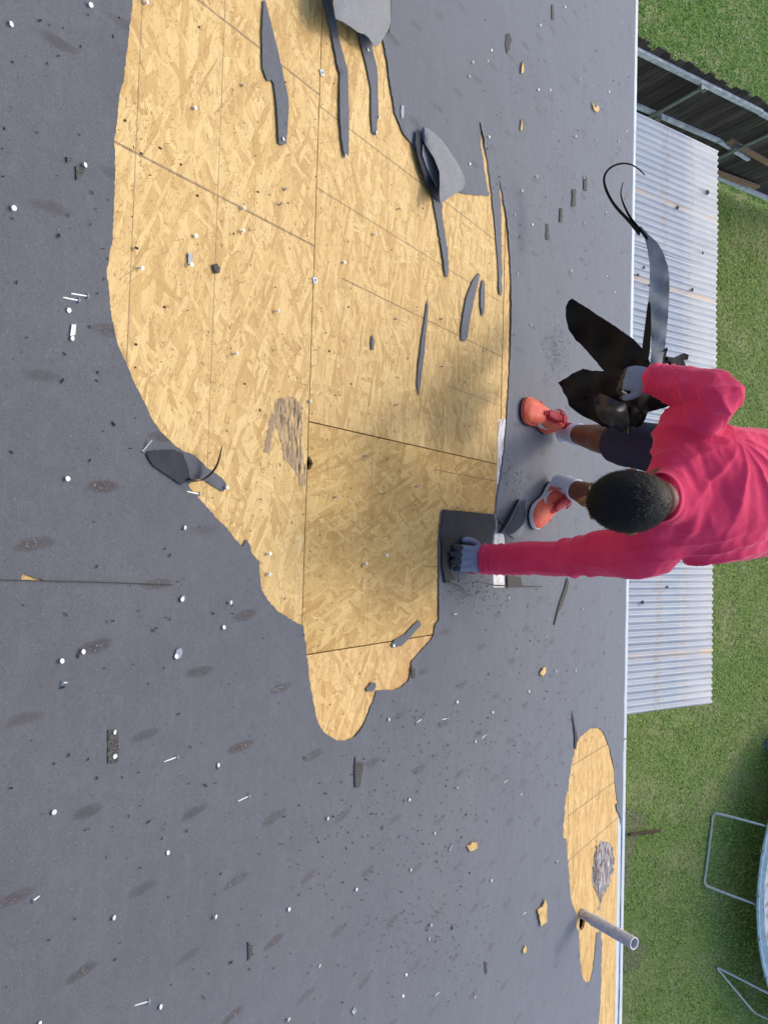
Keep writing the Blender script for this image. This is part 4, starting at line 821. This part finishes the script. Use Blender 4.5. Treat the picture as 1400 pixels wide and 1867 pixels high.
# ---------------- the shade tree standing beyond the yard (its shade falls on the grass under the trampoline)
def tree(cx, cy, hh, rr, lab, seed, n=9000):
    r_ = random.Random(seed); t = empty('shade_tree', (cx, cy, GZ)); tag(t, lab, 'tree'); bm = bmesh.new(); base = Vector((cx, cy, GZ)); top_ = Vector((cx, cy, GZ+hh))
    loft(bm, [base, base.lerp(top_, .4)+Vector((.1, 0, 0)), top_], [.22, .17, .10], seg=10, up=Vector((0, 1, 0))); 
    for _ in range(9):
        a = r_.uniform(0, 6.28); s = base.lerp(top_, r_.uniform(.55, .95)); e_ = top_+Vector((rr*.7*math.cos(a), rr*.7*math.sin(a), r_.uniform(-.2, 1)*rr*.5)); loft(bm, [s, s.lerp(e_, .5)+Vector((0, 0, .2)), e_], [.07, .05, .02], seg=6, up=Vector((0, 1, .1)))
    bmobj('trunk', bm, simple('bark', (.10, .075, .055), .9), t, True)
    cl = [(top_+Vector((r_.gauss(0, rr*.45), r_.gauss(0, rr*.45), r_.gauss(rr*.15, rr*.3))), r_.uniform(.35, .6)*rr*.8) for _ in range(22)]
    V = []; F = []
    for i in range(n):
        c0, cr = r_.choice(cl); d = Vector((r_.gauss(0, 1), r_.gauss(0, 1), r_.gauss(0, .8))).normalized(); p = c0+d*cr*r_.uniform(.5, 1); s = r_.uniform(.08, .15); a = Vector((r_.gauss(0, 1), r_.gauss(0, 1), r_.gauss(0, 1))).normalized(); b_ = a.orthogonal().normalized(); k = len(V)
        V += [p-a*s, p+b_*s*.5, p+a*s, p-b_*s*.5]; F.append((k, k+1, k+2, k+3))
    link('crown', mesh_from('crown', V, F), simple('leaves', (.05, .09, .025), .6), t)
SH = Vector((SUN.x, SUN.y, 0))/SUN.z
ground_c = Z(1385, 1640, GZ); 
tc = ground_c+Vector((0, .6, 0))+SH*6.2; tree(tc.x, tc.y, 6.2, 2.9, 'leafy green shade tree standing beyond the trampoline', 4, 12000)
tc = Z(1400, 1880, GZ)+Vector((2.6, .6, 0))+SH*6.2; tree(tc.x, tc.y, 6.2, 2.6, 'second leafy tree further right beyond the trampoline', 6, 9000)

# ================================================================== THE ROOFER
FOOTR_T, FOOTR_H = R(944, 741), R(1012, 792); FOOTL_T, FOOTL_H = R(961, 956), R(1004, 886)
person = empty('person', R(985, 850)); tag(person, 'roofer in a crimson long sleeved shirt bending over the felt', 'person')
m = NT('skin'); p = m.pos(); c = m.mix(m.noise(p, 30, 3), (.150, .062, .030), (.205, .092, .047)); M['skin'] = m.fin(c, .5, m.bump(m.noise(p, 300, 2), .2, .0006), spec=.4)
m = NT('shirt_crimson'); p = m.pos(); c = m.mix(m.ramp(m.noise(p, 14, 4), [(.3, 0.), (.7, 1.)]), (.66, .030, .088), (.74, .044, .115)); bb = m.bump(m.noise(p, 900, 2), .25, .0005); M['shirt'] = m.fin(c, .85, bb, spec=.2, **{'Sheen Weight': .35, 'Sheen Roughness': .4, 'Sheen Tint': (1, .5, .7)})
m = NT('shorts_navy'); p = m.pos(); c = m.mix(m.noise(p, 22, 4), (.020, .018, .040), (.034, .030, .060)); M['shorts'] = m.fin(c, .8, m.bump(m.noise(p, 14, 3), .5, .01))
m = NT('sock_white'); p = m.objc(); c = m.mix(m.noise(p, 40, 3), (.62, .62, .68), (.76, .76, .80)); M['sock'] = m.fin(c, .9, m.bump(m.noise(p, 160, 2), .4, .002))
HEADC = P(1144, 914, 1.95); CR = Vector((.02, -.72, .66)).normalized(); FD = Vector((.0, -.66, -.74)); FD = (FD-CR*FD.dot(CR)).normalized(); LD = CR.cross(FD).normalized()
NECKB = P(1214, 905, 2.08); SHL, ELL, WRL = P(1172, 1000, 2.235), P(1015, 1018, 2.47), P(866, 1020, 2.665)
SHR, ELR, WRR = P(1245, 800, 2.24), P(1309, 716, 2.10), P(1192, 693, 2.26)
HIP = P(1440, 893, 2.50); SPM = P(1330, 900, 2.27); CHEST = P(1262, 903, 2.22)
ANR, ANL = FOOTR_H+Vector((0, -.012, .085)), FOOTL_H+Vector((0, -.012, .085))
zf = FOOTR_H.z; KNR, KNL = Z(1122, 806, zf+.43), Z(1118, 922, zf+.40)
KNR = KNR+Vector((0, -.02, 0)); HPR, HPL = HIP+Vector((-.08, .0, -.05)), HIP+Vector((.10, .0, -.03))
SP_UP = Vector((0, -.35, .94))
# body: one continuous skin
bm = bmesh.new()
loft(bm, [HIP, SPM+Vector((0, 0, -.03)), CHEST+Vector((0, 0, -.03)), NECKB+Vector((0, .02, -.02))], [(.145, .095), (.135, .095), (.15, .10), (.08, .06)], up=SP_UP)
loft(bm, [NECKB+Vector((0, .03, -.02)), HEADC-CR*.05-FD*.02], [.055, .055]); 
for s_, e_, w_ in ((SHL, ELL, WRL), (SHR, ELR, WRR)):
    loft(bm, [CHEST.lerp(s_, .5), s_, s_.lerp(e_, .5), e_, e_.lerp(w_, .4), w_], [.06, .052, .046, .038, .038, .027])
for hp_, k_, a_ in ((HPR, KNR, ANR), (HPL, KNL, ANL)):
    loft(bm, [hp_, hp_.lerp(k_, .5), k_, k_.lerp(a_, .35)+Vector((0, .012, 0)), k_.lerp(a_, .75), a_], [.085, .072, .053, .056, .040, .036], up=Vector((0, 1, 0)))
def hd(a, b, c): return HEADC+LD*a+FD*b+CR*c
HA = (LD, FD, CR)
ellipsoid(bm, hd(0, 0, 0), (.073, .093, .088), HA); ellipsoid(bm, hd(0, .045, -.060), (.055, .052, .070), HA); ellipsoid(bm, hd(0, .075, -.105), (.024, .022, .018), HA)
loft(bm, [hd(0, .094, -.015), hd(0, .113, -.052)], [.008, .014], up=LD); ellipsoid(bm, hd(0, .105, -.055), (.017, .013, .009), HA, 12, 8)
ellipsoid(bm, hd(0, .094, -.078), (.024, .010, .006), HA, 12, 8); ellipsoid(bm, hd(0, .092, -.088), (.022, .010, .007), HA, 12, 8)
for sg in (-1, 1):
    ellipsoid(bm, hd(sg*.078, -.008, -.030), (.010, .018, .031), HA, 12, 8); ellipsoid(bm, hd(sg*.032, .088, -.012), (.022, .010, .007), HA, 12, 8)
body = link('body', remeshed(bm, .007, 5), M['skin'], person, True)
for sg in (-1, 1):
    bm = bmesh.new(); ellipsoid(bm, hd(sg*.031, .088, -.028), (.012, .009, .008), HA, 14, 10); bmobj('eye', bm, simple('eye_white', (.55, .53, .5), .3), person, True)
# shirt
bm = bmesh.new()
loft(bm, [P(1500, 893, 2.60), HIP, SPM, CHEST, P(1236, 904, 2.17)], [(.200, .125), (.190, .125), (.205, .132), (.205, .128), (.150, .095)], up=SP_UP, seg=28)
loft(bm, [CHEST.lerp(NECKB, .3), NECKB+Vector((0, .015, -.012))], [(.12, .085), (.078, .062)], up=SP_UP, seg=20)
for sh_ in (SHL, SHR): loft(bm, [NECKB+Vector((0, .03, -.018)), NECKB.lerp(sh_, .5)+Vector((0, .02, -.004)), sh_], [.058, .066, .074], seg=18)
loft(bm, [CHEST+Vector((.05, 0, .01)), CHEST.lerp(SHL, .6)+Vector((0, 0, .012)), SHL, SHL.lerp(ELL, .3), SHL.lerp(ELL, .7), ELL, ELL.lerp(WRL, .5), WRL], [.115, .105, (.087, .092), .074, .063, .060, .054, (.047, .050)], seg=24)
loft(bm, [CHEST+Vector((-.05, 0, .01)), CHEST.lerp(SHR, .6)+Vector((0, 0, .01)), SHR, SHR.lerp(ELR, .5), ELR, ELR.lerp(WRR, .35), ELR.lerp(WRR, .7), WRR], [.115, .100, .088, .070, (.062, .058), .058, .052, (.046, .046)], seg=24)
sm = remeshed(bm, .0055, 7)
ARMP_R = P(1348, 795, 2.16); ARMP_L = P(1180, 1040, 2.27); HIPC = HIP
co = np.empty(len(sm.vertices)*3); sm.vertices.foreach_get('co', co); no = np.empty_like(co); sm.vertices.foreach_get('normal', no); co = co.reshape(-1, 3); no = no.reshape(-1, 3)
disp = np.zeros(len(co)); axS = (HIP-NECKB).normalized()
upn = Vector(MC[:, 1])   # across the back
def rg(x): return (1-abs(math.sin(x*.5)))**1.6*2-.7
def segd(p, a, b):
    ab = b-a; t = max(0, min(1, (p-a).dot(ab)/ab.length_squared)); return (p-(a+ab*t)).length, t
for i in range(len(co)):
    p = Vector(co[i]); d = 0
    # fan of folds out of the right armpit
    q = p-ARMP_R; r = q.length; ang = math.atan2(q.dot(Vector((1, 0, 0))), q.dot(-axS)); wv = noise.noise(p*5)*1.2
    if r < .42 : d += .0058*rg(ang*13+wv*3.0+r*9)*math.exp(-((r-.17)/.11)**2)
    # long curved folds from the left shoulder down the side of the back
    q = p-ARMP_L; r = q.length; tx = q.dot(axS); sy = p.x-NECKB.x
    f = rg((q.dot(Vector((1, 0, 0)))*1.0+.30*tx)*150+wv*3.0)
    d += .0058*f*math.exp(-((tx-.12)/.22)**2)*math.exp(-((q.dot(Vector((1, 0, 0)))+.04)/.085)**2)
    # slack across the lower back
    d += .0045*noise.noise(Vector((p.x*9, (p.dot(axS))*26, p.z*6)))+.003*noise.noise(Vector((p.x*30, p.dot(axS)*9, 3)))
    # rings on the sleeves
    for a, b, c0, k in ((SHL, ELL, WRL, 0), (SHR, ELR, WRR, 1)):
        dd, t = segd(p, b, c0)
        if dd < .085: d += .0045*rg(t*(62+8*noise.noise(p*8))+noise.noise(p*11)*5)*(t**1.5)
        dd, t = segd(p, a, b)
        if dd < .11 and t > .25: d += .0075*rg((t*22+q.x*30)+noise.noise(p*7)*5)*(t-.2)+.0018*abs(noise.noise(Vector((p.x*24, p.y*9, p.z*24))))
    d += .0010*noise.noise(p*60)
    disp[i] = d
co += no*disp[:, None]; sm.vertices.foreach_set('co', co.ravel()); sm.update(); shirt = link('shirt', sm, M['shirt'], person, True)
# collar band
bm = bmesh.new(); ring_c = NECKB+(HEADC-NECKB).normalized()*.024+CR*-.0; nd = (HEADC-NECKB).normalized(); n_ = 40; rr = []
s_ = nd.cross(SP_UP).normalized(); u_ = s_.cross(nd)
for i in range(n_):
    a = 2*math.pi*i/n_; o_ = s_*math.cos(a)*1.12+u_*math.sin(a)*.98; c0 = ring_c+o_*.058; rr.append([bm.verts.new(c0+o_.normalized()*(.0035*math.cos(2*math.pi*k/8))+nd*(.012*math.sin(2*math.pi*k/8))) for k in range(8)])
for i in range(n_):
    for k in range(8): bm.faces.new((rr[i][k], rr[(i+1) % n_][k], rr[(i+1) % n_][(k+1) % 8], rr[i][(k+1) % 8]))
bmobj('collar', bm, M['shirt'], person, True)
# shorts
bm = bmesh.new(); loft(bm, [HIP+Vector((0, .03, -.01)), HIP+Vector((0, -.05, -.05))], [(.155, .10), (.155, .10)], up=SP_UP)
for hp_, k_ in ((HPR, KNR), (HPL, KNL)): loft(bm, [hp_+Vector((0, 0, .03)), hp_.lerp(k_, .5), hp_.lerp(k_, .93)], [.100, .096, .086], up=Vector((0, 1, 0)), seg=20)
sm = remeshed(bm, .008, 4); co = np.empty(len(sm.vertices)*3); sm.vertices.foreach_get('co', co); co = co.reshape(-1, 3)
for i in range(len(co)): p = Vector(co[i]); co[i] += np.array([noise.noise(p*12), noise.noise(p*12+Vector((5, 5, 5))), 0])*.007
sm.vertices.foreach_set('co', co.ravel()); sm.update(); link('shorts', sm, M['shorts'], person, True)
# socks
for k_, a_ in ((KNR, ANR), (KNL, ANL)):
    bm = bmesh.new(); t0 = a_.lerp(k_, .27); loft(bm, [a_+Vector((0, 0, -.03)), a_, a_.lerp(k_, .14), t0], [.044, .0415, .043, .047], up=Vector((0, 1, 0)), seg=24, sub=8, roundcap=False)
    for i, v in enumerate(bm.verts): v.co += (v.co-a_).normalized()*.0008*math.sin((v.co-a_).length*420)
    bmobj('sock', bm, M['sock'], person, True)
# shoes
m = NT('shoe_coral'); p = m.pos(); c = m.mix(m.ramp(m.noise(p, 26, 3), [(.35, 0.), (.7, 1.)]), (.72, .070, .040), (.80, .170, .075)); c = m.mix(m.ramp(m.n('ShaderNodeTexVoronoi', {'Vector': p, 'Scale': 420.0}).outputs[0], [(.1, .35), (.3, 0.)]), c, (.85, .36, .25)); M['shoe'] = m.fin(c, .6, m.bump(m.noise(p, 500, 2), .4, .001))
M['sole'] = simple('shoe_sole', (.66, .63, .60), .6, 0, .1, 40); M['outsole'] = simple('outsole_dark', (.03, .02, .02), .7); M['lace'] = simple('lace_red', (.52, .028, .035), .6, 0, .15, 200); M['tongue'] = simple('tongue_red', (.42, .03, .04), .7)
def shoe(heel, toe, side):
    f_ = (toe-heel); f_ = (f_-RN*f_.dot(RN)).normalized(); l_ = RN.cross(f_).normalized(); L = .275; o0 = toe-f_*L; o0 = o0-RN*(o0.dot(RN))+RN*.004
    def q(a, b, c): return o0+f_*(a*L)+l_*b+RN*c
    t = empty_child('shoe', o0)
    L = .285; o0 = toe-f_*L; o0 = o0-RN*(o0.dot(RN))+RN*.004; st = [0, .05, .14, .28, .42, .56, .70, .82, .91, .97, 1.0]; wd = [.014, .032, .040, .039, .037, .043, .051, .052, .044, .029, .010]; of = [0, 0, 0, 0, -.003*side, -.003*side, 0, .002*side, .005*side, .006*side, .006*side]
    def slab(name, z0, z1, grow, mat):
        bm = bmesh.new(); lo = [q(a, w+grow+o, 0) for a, w, o in zip(st, wd, of)]; ri = [q(a, -w-grow+o, 0) for a, w, o in zip(st, wd, of)]; prism(bm, [p+RN*z1 for p in lo+ri[::-1]], -RN*(z1-z0)); bmesh.ops.subdivide_edges(bm, edges=[], cuts=1); return bmobj(name, bm, mat, t)
    slab('outsole', .0, .010, .0035, M['outsole']); slab('midsole', .010, .025, .0025, M['sole'] if side < 0 else M['shoe'])
    hs = [.062, .085, .095, .098, .093, .078, .064, .053, .044, .036, .028]; bm = bmesh.new(); rings = []
    for a, w, o, h_ in zip(st, wd, of, hs):
        rg = []; 
        for k in range(15):
            th = math.pi*k/14; ww = (w+.001)*(1-.0*h_); cs = math.cos(th); sn = math.sin(th); taper = 1-.30*sn*(1 if a < .62 else .4)
            rg.append(bm.verts.new(q(a+(.012 if a < .05 else 0)-(.03 if a > .93 else 0)*sn*.6, o+ww*(abs(cs)**.75*(1 if cs > 0 else -1))*taper, .024+(h_-.024)*sn**.8)))
        rings.append(rg)
    for i in range(len(rings)-1):
        for k in range(14): bm.faces.new((rings[i][k], rings[i+1][k], rings[i+1][k+1], rings[i][k+1]))
    bm.faces.new(rings[0]); bm.faces.new(rings[-1][::-1])
    o = bmobj('upper', bm, M['shoe'], t, True); s = o.modifiers.new('s', 'SUBSURF'); s.levels = 1; s.render_levels = 2
    bm = bmesh.new(); loft(bm, [q(.30, 0, .118), q(.42, 0, .100), q(.60, 0, .080)], [(.020, .006), (.020, .006), (.014, .005)], up=RN, seg=14); bmobj('tongue', bm, M['tongue'], t, True)
    bm = bmesh.new(); loft(bm, [q(.04, 0, .075), q(.0, 0, .112)], [(.016, .007), (.012, .005)], up=f_, seg=12); bmobj('heel_tab', bm, M['tongue'], t, True)
    bm = bmesh.new()
    for k in range(6):
        a = .40+.052*k; h_ = .104-.0076*k; w = .025-.0012*k; loft(bm, [q(a, -w, h_-.014), q(a+.008, -w*.4, h_), q(a+.012, w*.4, h_), q(a+.02, w, h_-.014)], [.0032]*4, up=RN, seg=6, sub=3)
        if k < 5: loft(bm, [q(a+.01, -w, h_-.013), q(a+.03, 0, h_+.001), q(a+.055, w, h_-.018)], [.0028]*3, up=RN, seg=6, sub=3)
    for sg in (-1, 1): loft(bm, [q(.38, 0, .114), q(.36, sg*.022, .116), q(.42, sg*.034, .098), q(.40, sg*.012, .113)], [.0025]*4, up=RN, seg=6, sub=4)
    loft(bm, [q(.38, 0, .114), q(.33, -.03, .10), q(.30, -.047, .07)], [.0022]*3, up=RN, seg=6, sub=4)
    bmobj('laces', bm, M['lace'], t, True)
    # pale stripe logo curving along the outer side
    bm = bmesh.new(); sd = side
    for s2 in (1, -1):
        top_ = [(.30, .034, .045), (.40, .0345, .040), (.50, .0375, .040), (.60, .040, .047), (.68, .041, .056)]; bot = [(.30, .034, .0465), (.38, .035, .030), (.50, .0388, .032), (.60, .041, .042), (.68, .041, .056)]
        a_ = [bm.verts.new(q(x, s2*(y+.0035)+(-.003*side if x > .4 else 0), z)) for x, y, z in top_]; b_ = [bm.verts.new(q(x, s2*(y+.0035)+(-.003*side if x > .4 else 0), z-.008)) for x, y, z in bot]
        for i in range(4): bm.faces.new((a_[i], a_[i+1], b_[i+1], b_[i]))
    bmobj('side_logo', bm, M['sole'], t)
def empty_child(name, loc):
    # a shoe is a part: its upper is the mesh parent for the pieces
    me = bpy.data.meshes.new(name); bm = bmesh.new(); box(bm, Vector(loc)+RN*.03, (.002, .002, .002)); bm.to_mesh(me); bm.free(); return link(name, me, M['shoe'], person)
shoe(FOOTR_H, FOOTR_T, 1); shoe(FOOTL_H, FOOTL_T, -1)
# hair: dark cap and short strands
M['hair'] = simple('hair_black', (.007, .006, .006), .55, 0, .4, 200, .22)
bm = bmesh.new(); ellipsoid(bm, hd(0, -.002, .008), (.079, .100, .090), HA, 40, 26)
for v in bm.verts:
    q = v.co-HEADC; b_, c0, a_ = q.dot(FD), q.dot(CR), q.dot(LD)
    if c0 < -.02 and b_ > -.02: v.co -= (v.co-HEADC)*.22
    if c0 < -.055: v.co -= (v.co-HEADC)*.20
hairo = bmobj('hair', bm, M['hair'], person, True)
V, F = [], []; rh = random.Random(5); wh_c = hd(.012, -.055, .06)
for i in range(15000):
    d = Vector((rh.gauss(0, 1), rh.gauss(0, 1), rh.gauss(0, 1))).normalized()
    if d.z < -.45 or (d.z < -.12 and d.y > -.15): continue
    p = hd(d.x*.078, d.y*.099-.002, d.z*.089+.008); nrm = (LD*d.x/.078+FD*d.y/.099+CR*d.z/.089).normalized()
    t = (p-wh_c); t = (t-nrm*t.dot(nrm)); t = t.normalized() if t.length > 1e-5 else LD; sw = nrm.cross(t); t = (t+sw*.5+FD*.3).normalized()
    L = rh.uniform(.010, .019)*(1.0 if d.z > .2 else .6); dr = (t*.85+nrm*rh.uniform(.08, .28)+Vector((rh.gauss(0, .18), rh.gauss(0, .18), rh.gauss(0, .18)))).normalized(); w = dr.cross(nrm).normalized()*.0005; k = len(V)
    V += [p-w, p+w, p+dr*L*.6+nrm*.001+w*.7, p+dr*L*.6+nrm*.001-w*.7, p+dr*L]; F += [(k, k+1, k+2, k+3), (k+3, k+2, k+4)]
o = link('hair_strands', mesh_from('hair_strands', V, F), M['hair'], hairo); o['kind'] = 'stuff'
# gloves
m = NT('glove_knit'); p = m.pos(); c = m.mix(m.noise(p, 60, 3), (.27, .31, .40), (.36, .40, .50)); c = m.mix(1.0, c, (.58, .58, .60), 'MULTIPLY'); M['glove'] = m.fin(c, .85, m.bump(m.noise(p, 700, 2), .5, .001))
M['latex'] = simple('glove_dip', (.018, .018, .02), .5, 0, .3, 80)
def glove(wr, tipdir, palm_n, side, curl, size=1.0, spread=.1, dip=.135):
    """wr wrist point, tipdir finger direction, palm_n = back-of-hand normal, side +1 puts the thumb on that side"""
    t = tipdir.normalized(); b_ = (palm_n-t*palm_n.dot(t)).normalized(); l_ = b_.cross(t).normalized()*side; s = size
    def q(a, b, c): return wr+t*(a*s)+l_*(b*s)+b_*(c*s)
    bm = bmesh.new(); loft(bm, [q(-.045, 0, 0), q(0, 0, 0), q(.03, 0, .003), q(.06, 0, .004), q(.085, 0, 0)], [(.034*s, .027*s), (.034*s, .024*s), (.043*s, .020*s), (.046*s, .018*s), (.042*s, .015*s)], up=b_, seg=20)
    for k in range(4):
        y0 = (.033, .011, -.011, -.032)[k]; ln = (.070, .078, .073, .058)[k]; r = .0100 if k < 3 else .0088; a0 = curl[k]; p = q(.085, y0, 0); pts = [q(.055, y0*.9, 0), p]; ang = .0
        for j, fr_ in enumerate((.45, .32, .23)):
            ang += a0*(1.0, 1.1, .7)[j]; dr = t*math.cos(ang)-b_*math.sin(ang)+l_*(spread*y0*14); p = p+dr.normalized()*ln*fr_*s; pts.append(p)
        loft(bm, pts, [r*s*1.05, r*s*1.08, r*s*1.05, r*s, r*s*.85], up=l_, seg=12, sub=3)
    th = [q(.015, .025, -.004), q(.04, .050, -.010), q(.068, .062, -.018), q(.090, .060, -.026)]; loft(bm, th, [.014*s, .0125*s, .0115*s, .0095*s], up=b_, seg=12)
    me = remeshed(bm, .0032, 3); me.materials.append(M['glove']); me.materials.append(M['latex'])
    for pl in me.polygons:
        c0 = pl.center-wr; a_ = c0.dot(t)/s; h_ = c0.dot(b_)/s; 
        if a_ > .0 and (pl.normal.dot(b_) < -.25 or a_ > dip): pl.material_index = 1
    o = bpy.data.objects.new('glove', me); COL.objects.link(o); o.parent = person; o.matrix_parent_inverse = Matrix.Translation(person.location).inverted(); me.polygons.foreach_set('use_smooth', [True]*len(me.polygons))
    bm = bmesh.new(); loft(bm, [q(-.048, 0, 0), q(-.02, 0, 0)], [(.038*s, .031*s), (.0365*s, .028*s)], up=b_, seg=20, roundcap=False); bmobj('cuff', bm, M['glove'], o, True)
tl = (R(800, 1016, .018)-R(868, 1021, .055)); wl_ = R(858, 1020, .056)
glove(wl_, tl, RN, 1 if (RN.cross(tl)).x < 0 else -1, (.14, .17, .17, .2), 1.04, dip=.128)
wr_ = WRR+(P(1172, 691, 2.27)-WRR)*.35; gl = (P(1145, 690, 2.31)-WRR); glove(wr_, gl, (P(1170, 690, 2.0)-P(1170, 690, 2.3)).normalized()+Vector((-.35, 0, 0)), 1, (.75, .8, .85, .9), .88, dip=.085)

# ---------------- felt pieces held in the raised hand
def sheet(name, grid, lab, mat, back=None, rough=.006, th=.0018, grp=None, parent=None):
    rows = [[P(*c) for c in r] for r in grid]; o = grid_sheet(name, rows, mat, parent, th, back=back, rough=rough)
    return o
M['black'] = simple('felt_black', (.014, .011, .011), .8, 0, .2, 30, .12, .3, .001); M['felt_shiny'] = simple('felt_shiny', (.028, .028, .030), .48, 0, .25, 30, .35, .2, .001)
hold = empty('torn_felt_bundle', P(1160, 690, 2.3)); tag(hold, 'bundle of torn black felt held in the raised gloved hand', 'felt bundle')
def idw(ctrl, nz=.010, sc=.02, seed=0):
    def fn(x, y):
        ws = 0; zs = 0
        for cx_, cy_, z in ctrl:
            w = 1/(((x-cx_)**2+(y-cy_)**2)+60)**1.3; ws += w; zs += w*z
        return P(x, y, zs/ws+nz*noise.noise(Vector((x*sc, y*sc, seed)))-nz*1.3*abs(noise.noise(Vector((x*sc*1.7+y*.01, y*sc*.9, seed+4))))+nz*.3*noise.noise(Vector((x*sc*5, y*sc*5, seed))))
    return fn
cut_sheet('felt_wing', [(1042,544),(1036,549),(1031,560),(1031,578),(1036,600),(1048,618),(1062,632),(1080,652),(1098,674),(1118,682),(1150,692),(1180,680),(1185,662),(1178,645),(1164,628),(1150,615),(1125,598),(1095,578),(1068,560)], idw([(1036,560,2.96),(1095,620,2.80),(1050,610,2.93),(1150,660,2.50),(1180,670,2.36),(1160,630,2.52)], .008, .02, 1), M['black'], hold, None, .7, 31)
cut_sheet('felt_fold', [(1017,698),(1030,690),(1045,680),(1062,672),(1080,676),(1100,676),(1110,670),(1130,672),(1160,684),(1172,690),(1170,712),(1160,740),(1168,762),(1158,778),(1152,776),(1146,790),(1130,788),(1115,780),(1098,778),(1082,768),(1060,758),(1046,748),(1036,738),(1033,725),(1026,716),(1024,708)], idw([(1018,698,2.88),(1062,675,2.80),(1060,720,2.66),(1060,755,2.78),(1100,700,2.52),(1100,740,2.54),(1110,778,2.66),(1150,700,2.36),(1150,745,2.52),(1150,785,2.60),(1130,720,2.42)], .016, .03, 4), M['black'], hold, None, .9, 32)
cut_sheet('felt_fold', [(1082,726),(1092,718),(1108,722),(1122,730),(1140,736),(1144,752),(1146,772),(1143,790),(1128,786),(1112,778),(1096,768),(1086,752)], idw([(1085,735,2.53),(1110,730,2.44),(1120,750,2.38),(1142,745,2.42),(1130,780,2.52),(1095,765,2.52)], .010, .04, 8), M['felt_shiny'], hold, None, .6, 33)
cut_sheet('felt_wing', [(1152,712),(1168,706),(1190,712),(1222,716),(1262,706),(1250,722),(1235,732),(1215,742),(1195,748),(1180,752),(1176,764),(1168,776),(1160,780),(1150,772),(1146,745)], idw([(1160,712,2.42),(1155,770,2.66),(1200,720,2.55),(1190,748,2.64),(1250,712,2.70)], .010, .03, 6), M['black'], hold, None, .8, 34)
cut_sheet('felt_wing', [(1186,660),(1200,652),(1210,636),(1217,634),(1213,650),(1228,652),(1240,646),(1248,644),(1255,648),(1253,655),(1246,656),(1250,668),(1230,672),(1206,690),(1192,680)], idw([(1192,665,2.40),(1215,660,2.48),(1250,650,2.60)], .02, .05, 7), M['black'], hold, None, .6, 35)
cut_sheet('felt_ribbon', [(1184,668),(1187,640),(1187,619),(1184,590),(1184,575),(1181,551),(1184,521),(1184,480),(1180,456),(1175,434),(1166,420),(1161,412),(1168,413),(1178,423),(1185,431),(1190,435),(1199,444),(1208,459),(1217,486),(1220,506),(1219,545),(1217,580),(1214,610),(1212,634),(1208,650),(1206,668)], idw([(1195,665,2.36),(1200,620,2.52),(1200,570,2.70),(1202,520,2.84),(1198,470,2.95),(1175,425,3.01),(1165,414,3.02)], .006, .03, 11), M['felt_curl'], hold, M['black'], .4, 41)
sheet('felt_ribbon', [[(a,b,z),(a+w*.5,b+w*.1,z-.02),(a+w,b+w*.2,z-.05)] for a,b,z,w in ((1168,655,2.40,14),(1170,630,2.46,14),(1174,600,2.55,12),(1178,570,2.62,8),(1181,550,2.68,3))], '', M['black'], rough=.002, parent=hold)
def strand(pts, w0, w1):
    rows = []; n = len(pts)
    for i, (x, y, z) in enumerate(pts):
        p = P(x, y, z); t = (P(*pts[min(i+1, n-1)])-P(*pts[max(i-1, 0)])).normalized(); v = (p-Vector(CAM)).normalized(); s = (t.cross(v).normalized()*.28+v*.96)
        w = w0+(w1-w0)*i/(n-1); rows.append([p-s*w, p, p+s*w])
    o = grid_sheet('felt_strand', rows, M['black'], hold, .0016)
strand([(1166,428,3.0),(1155,412,3.01),(1140,395,3.02),(1124,380,3.03),(1112,362,3.03),(1104,345,3.02),(1100,330,3.0),(1102,317,2.98),(1112,305,2.96),(1128,298,2.95),(1146,298,2.95),(1162,306,2.96),(1175,320,2.97)], .022, .006)
strand([(1180,436,3.0),(1170,422,3.0),(1157,408,3.0),(1146,393,3.0),(1138,376,3.0),(1132,360,3.0),(1131,348,3.0),(1136,332,3.0)], .020, .003)
# dark pry tool of folded felt under the lower hand
bm = bmesh.new(); prism(bm, [R(x, y, .013) for x, y in ((800,984),(812,982),(826,986),(808,1006),(809,1030),(818,1045),(824,1056),(806,1062),(800,1030))], -RN*.006); o = bmobj('felt_wad', bm, M['felt_back']); tag(o, 'folded black felt wad pressed under the lower gloved hand', 'felt scrap')
bm = bmesh.new(); loft(bm, [R(808, 1060, .018), R(826, 1067, .02), R(840, 1074, .012)], [.0018]*3, seg=6); loft(bm, [R(826, 1046, .018), R(831, 1060, .012)], [.0014]*2, seg=6); o = bmobj('loose_wire', bm, M['felt_back']); tag(o, 'thin black strip sticking out beside the lower glove', 'felt sliver')

for o in list(bpy.data.objects):
    if '_loc' in o: del o['_loc']
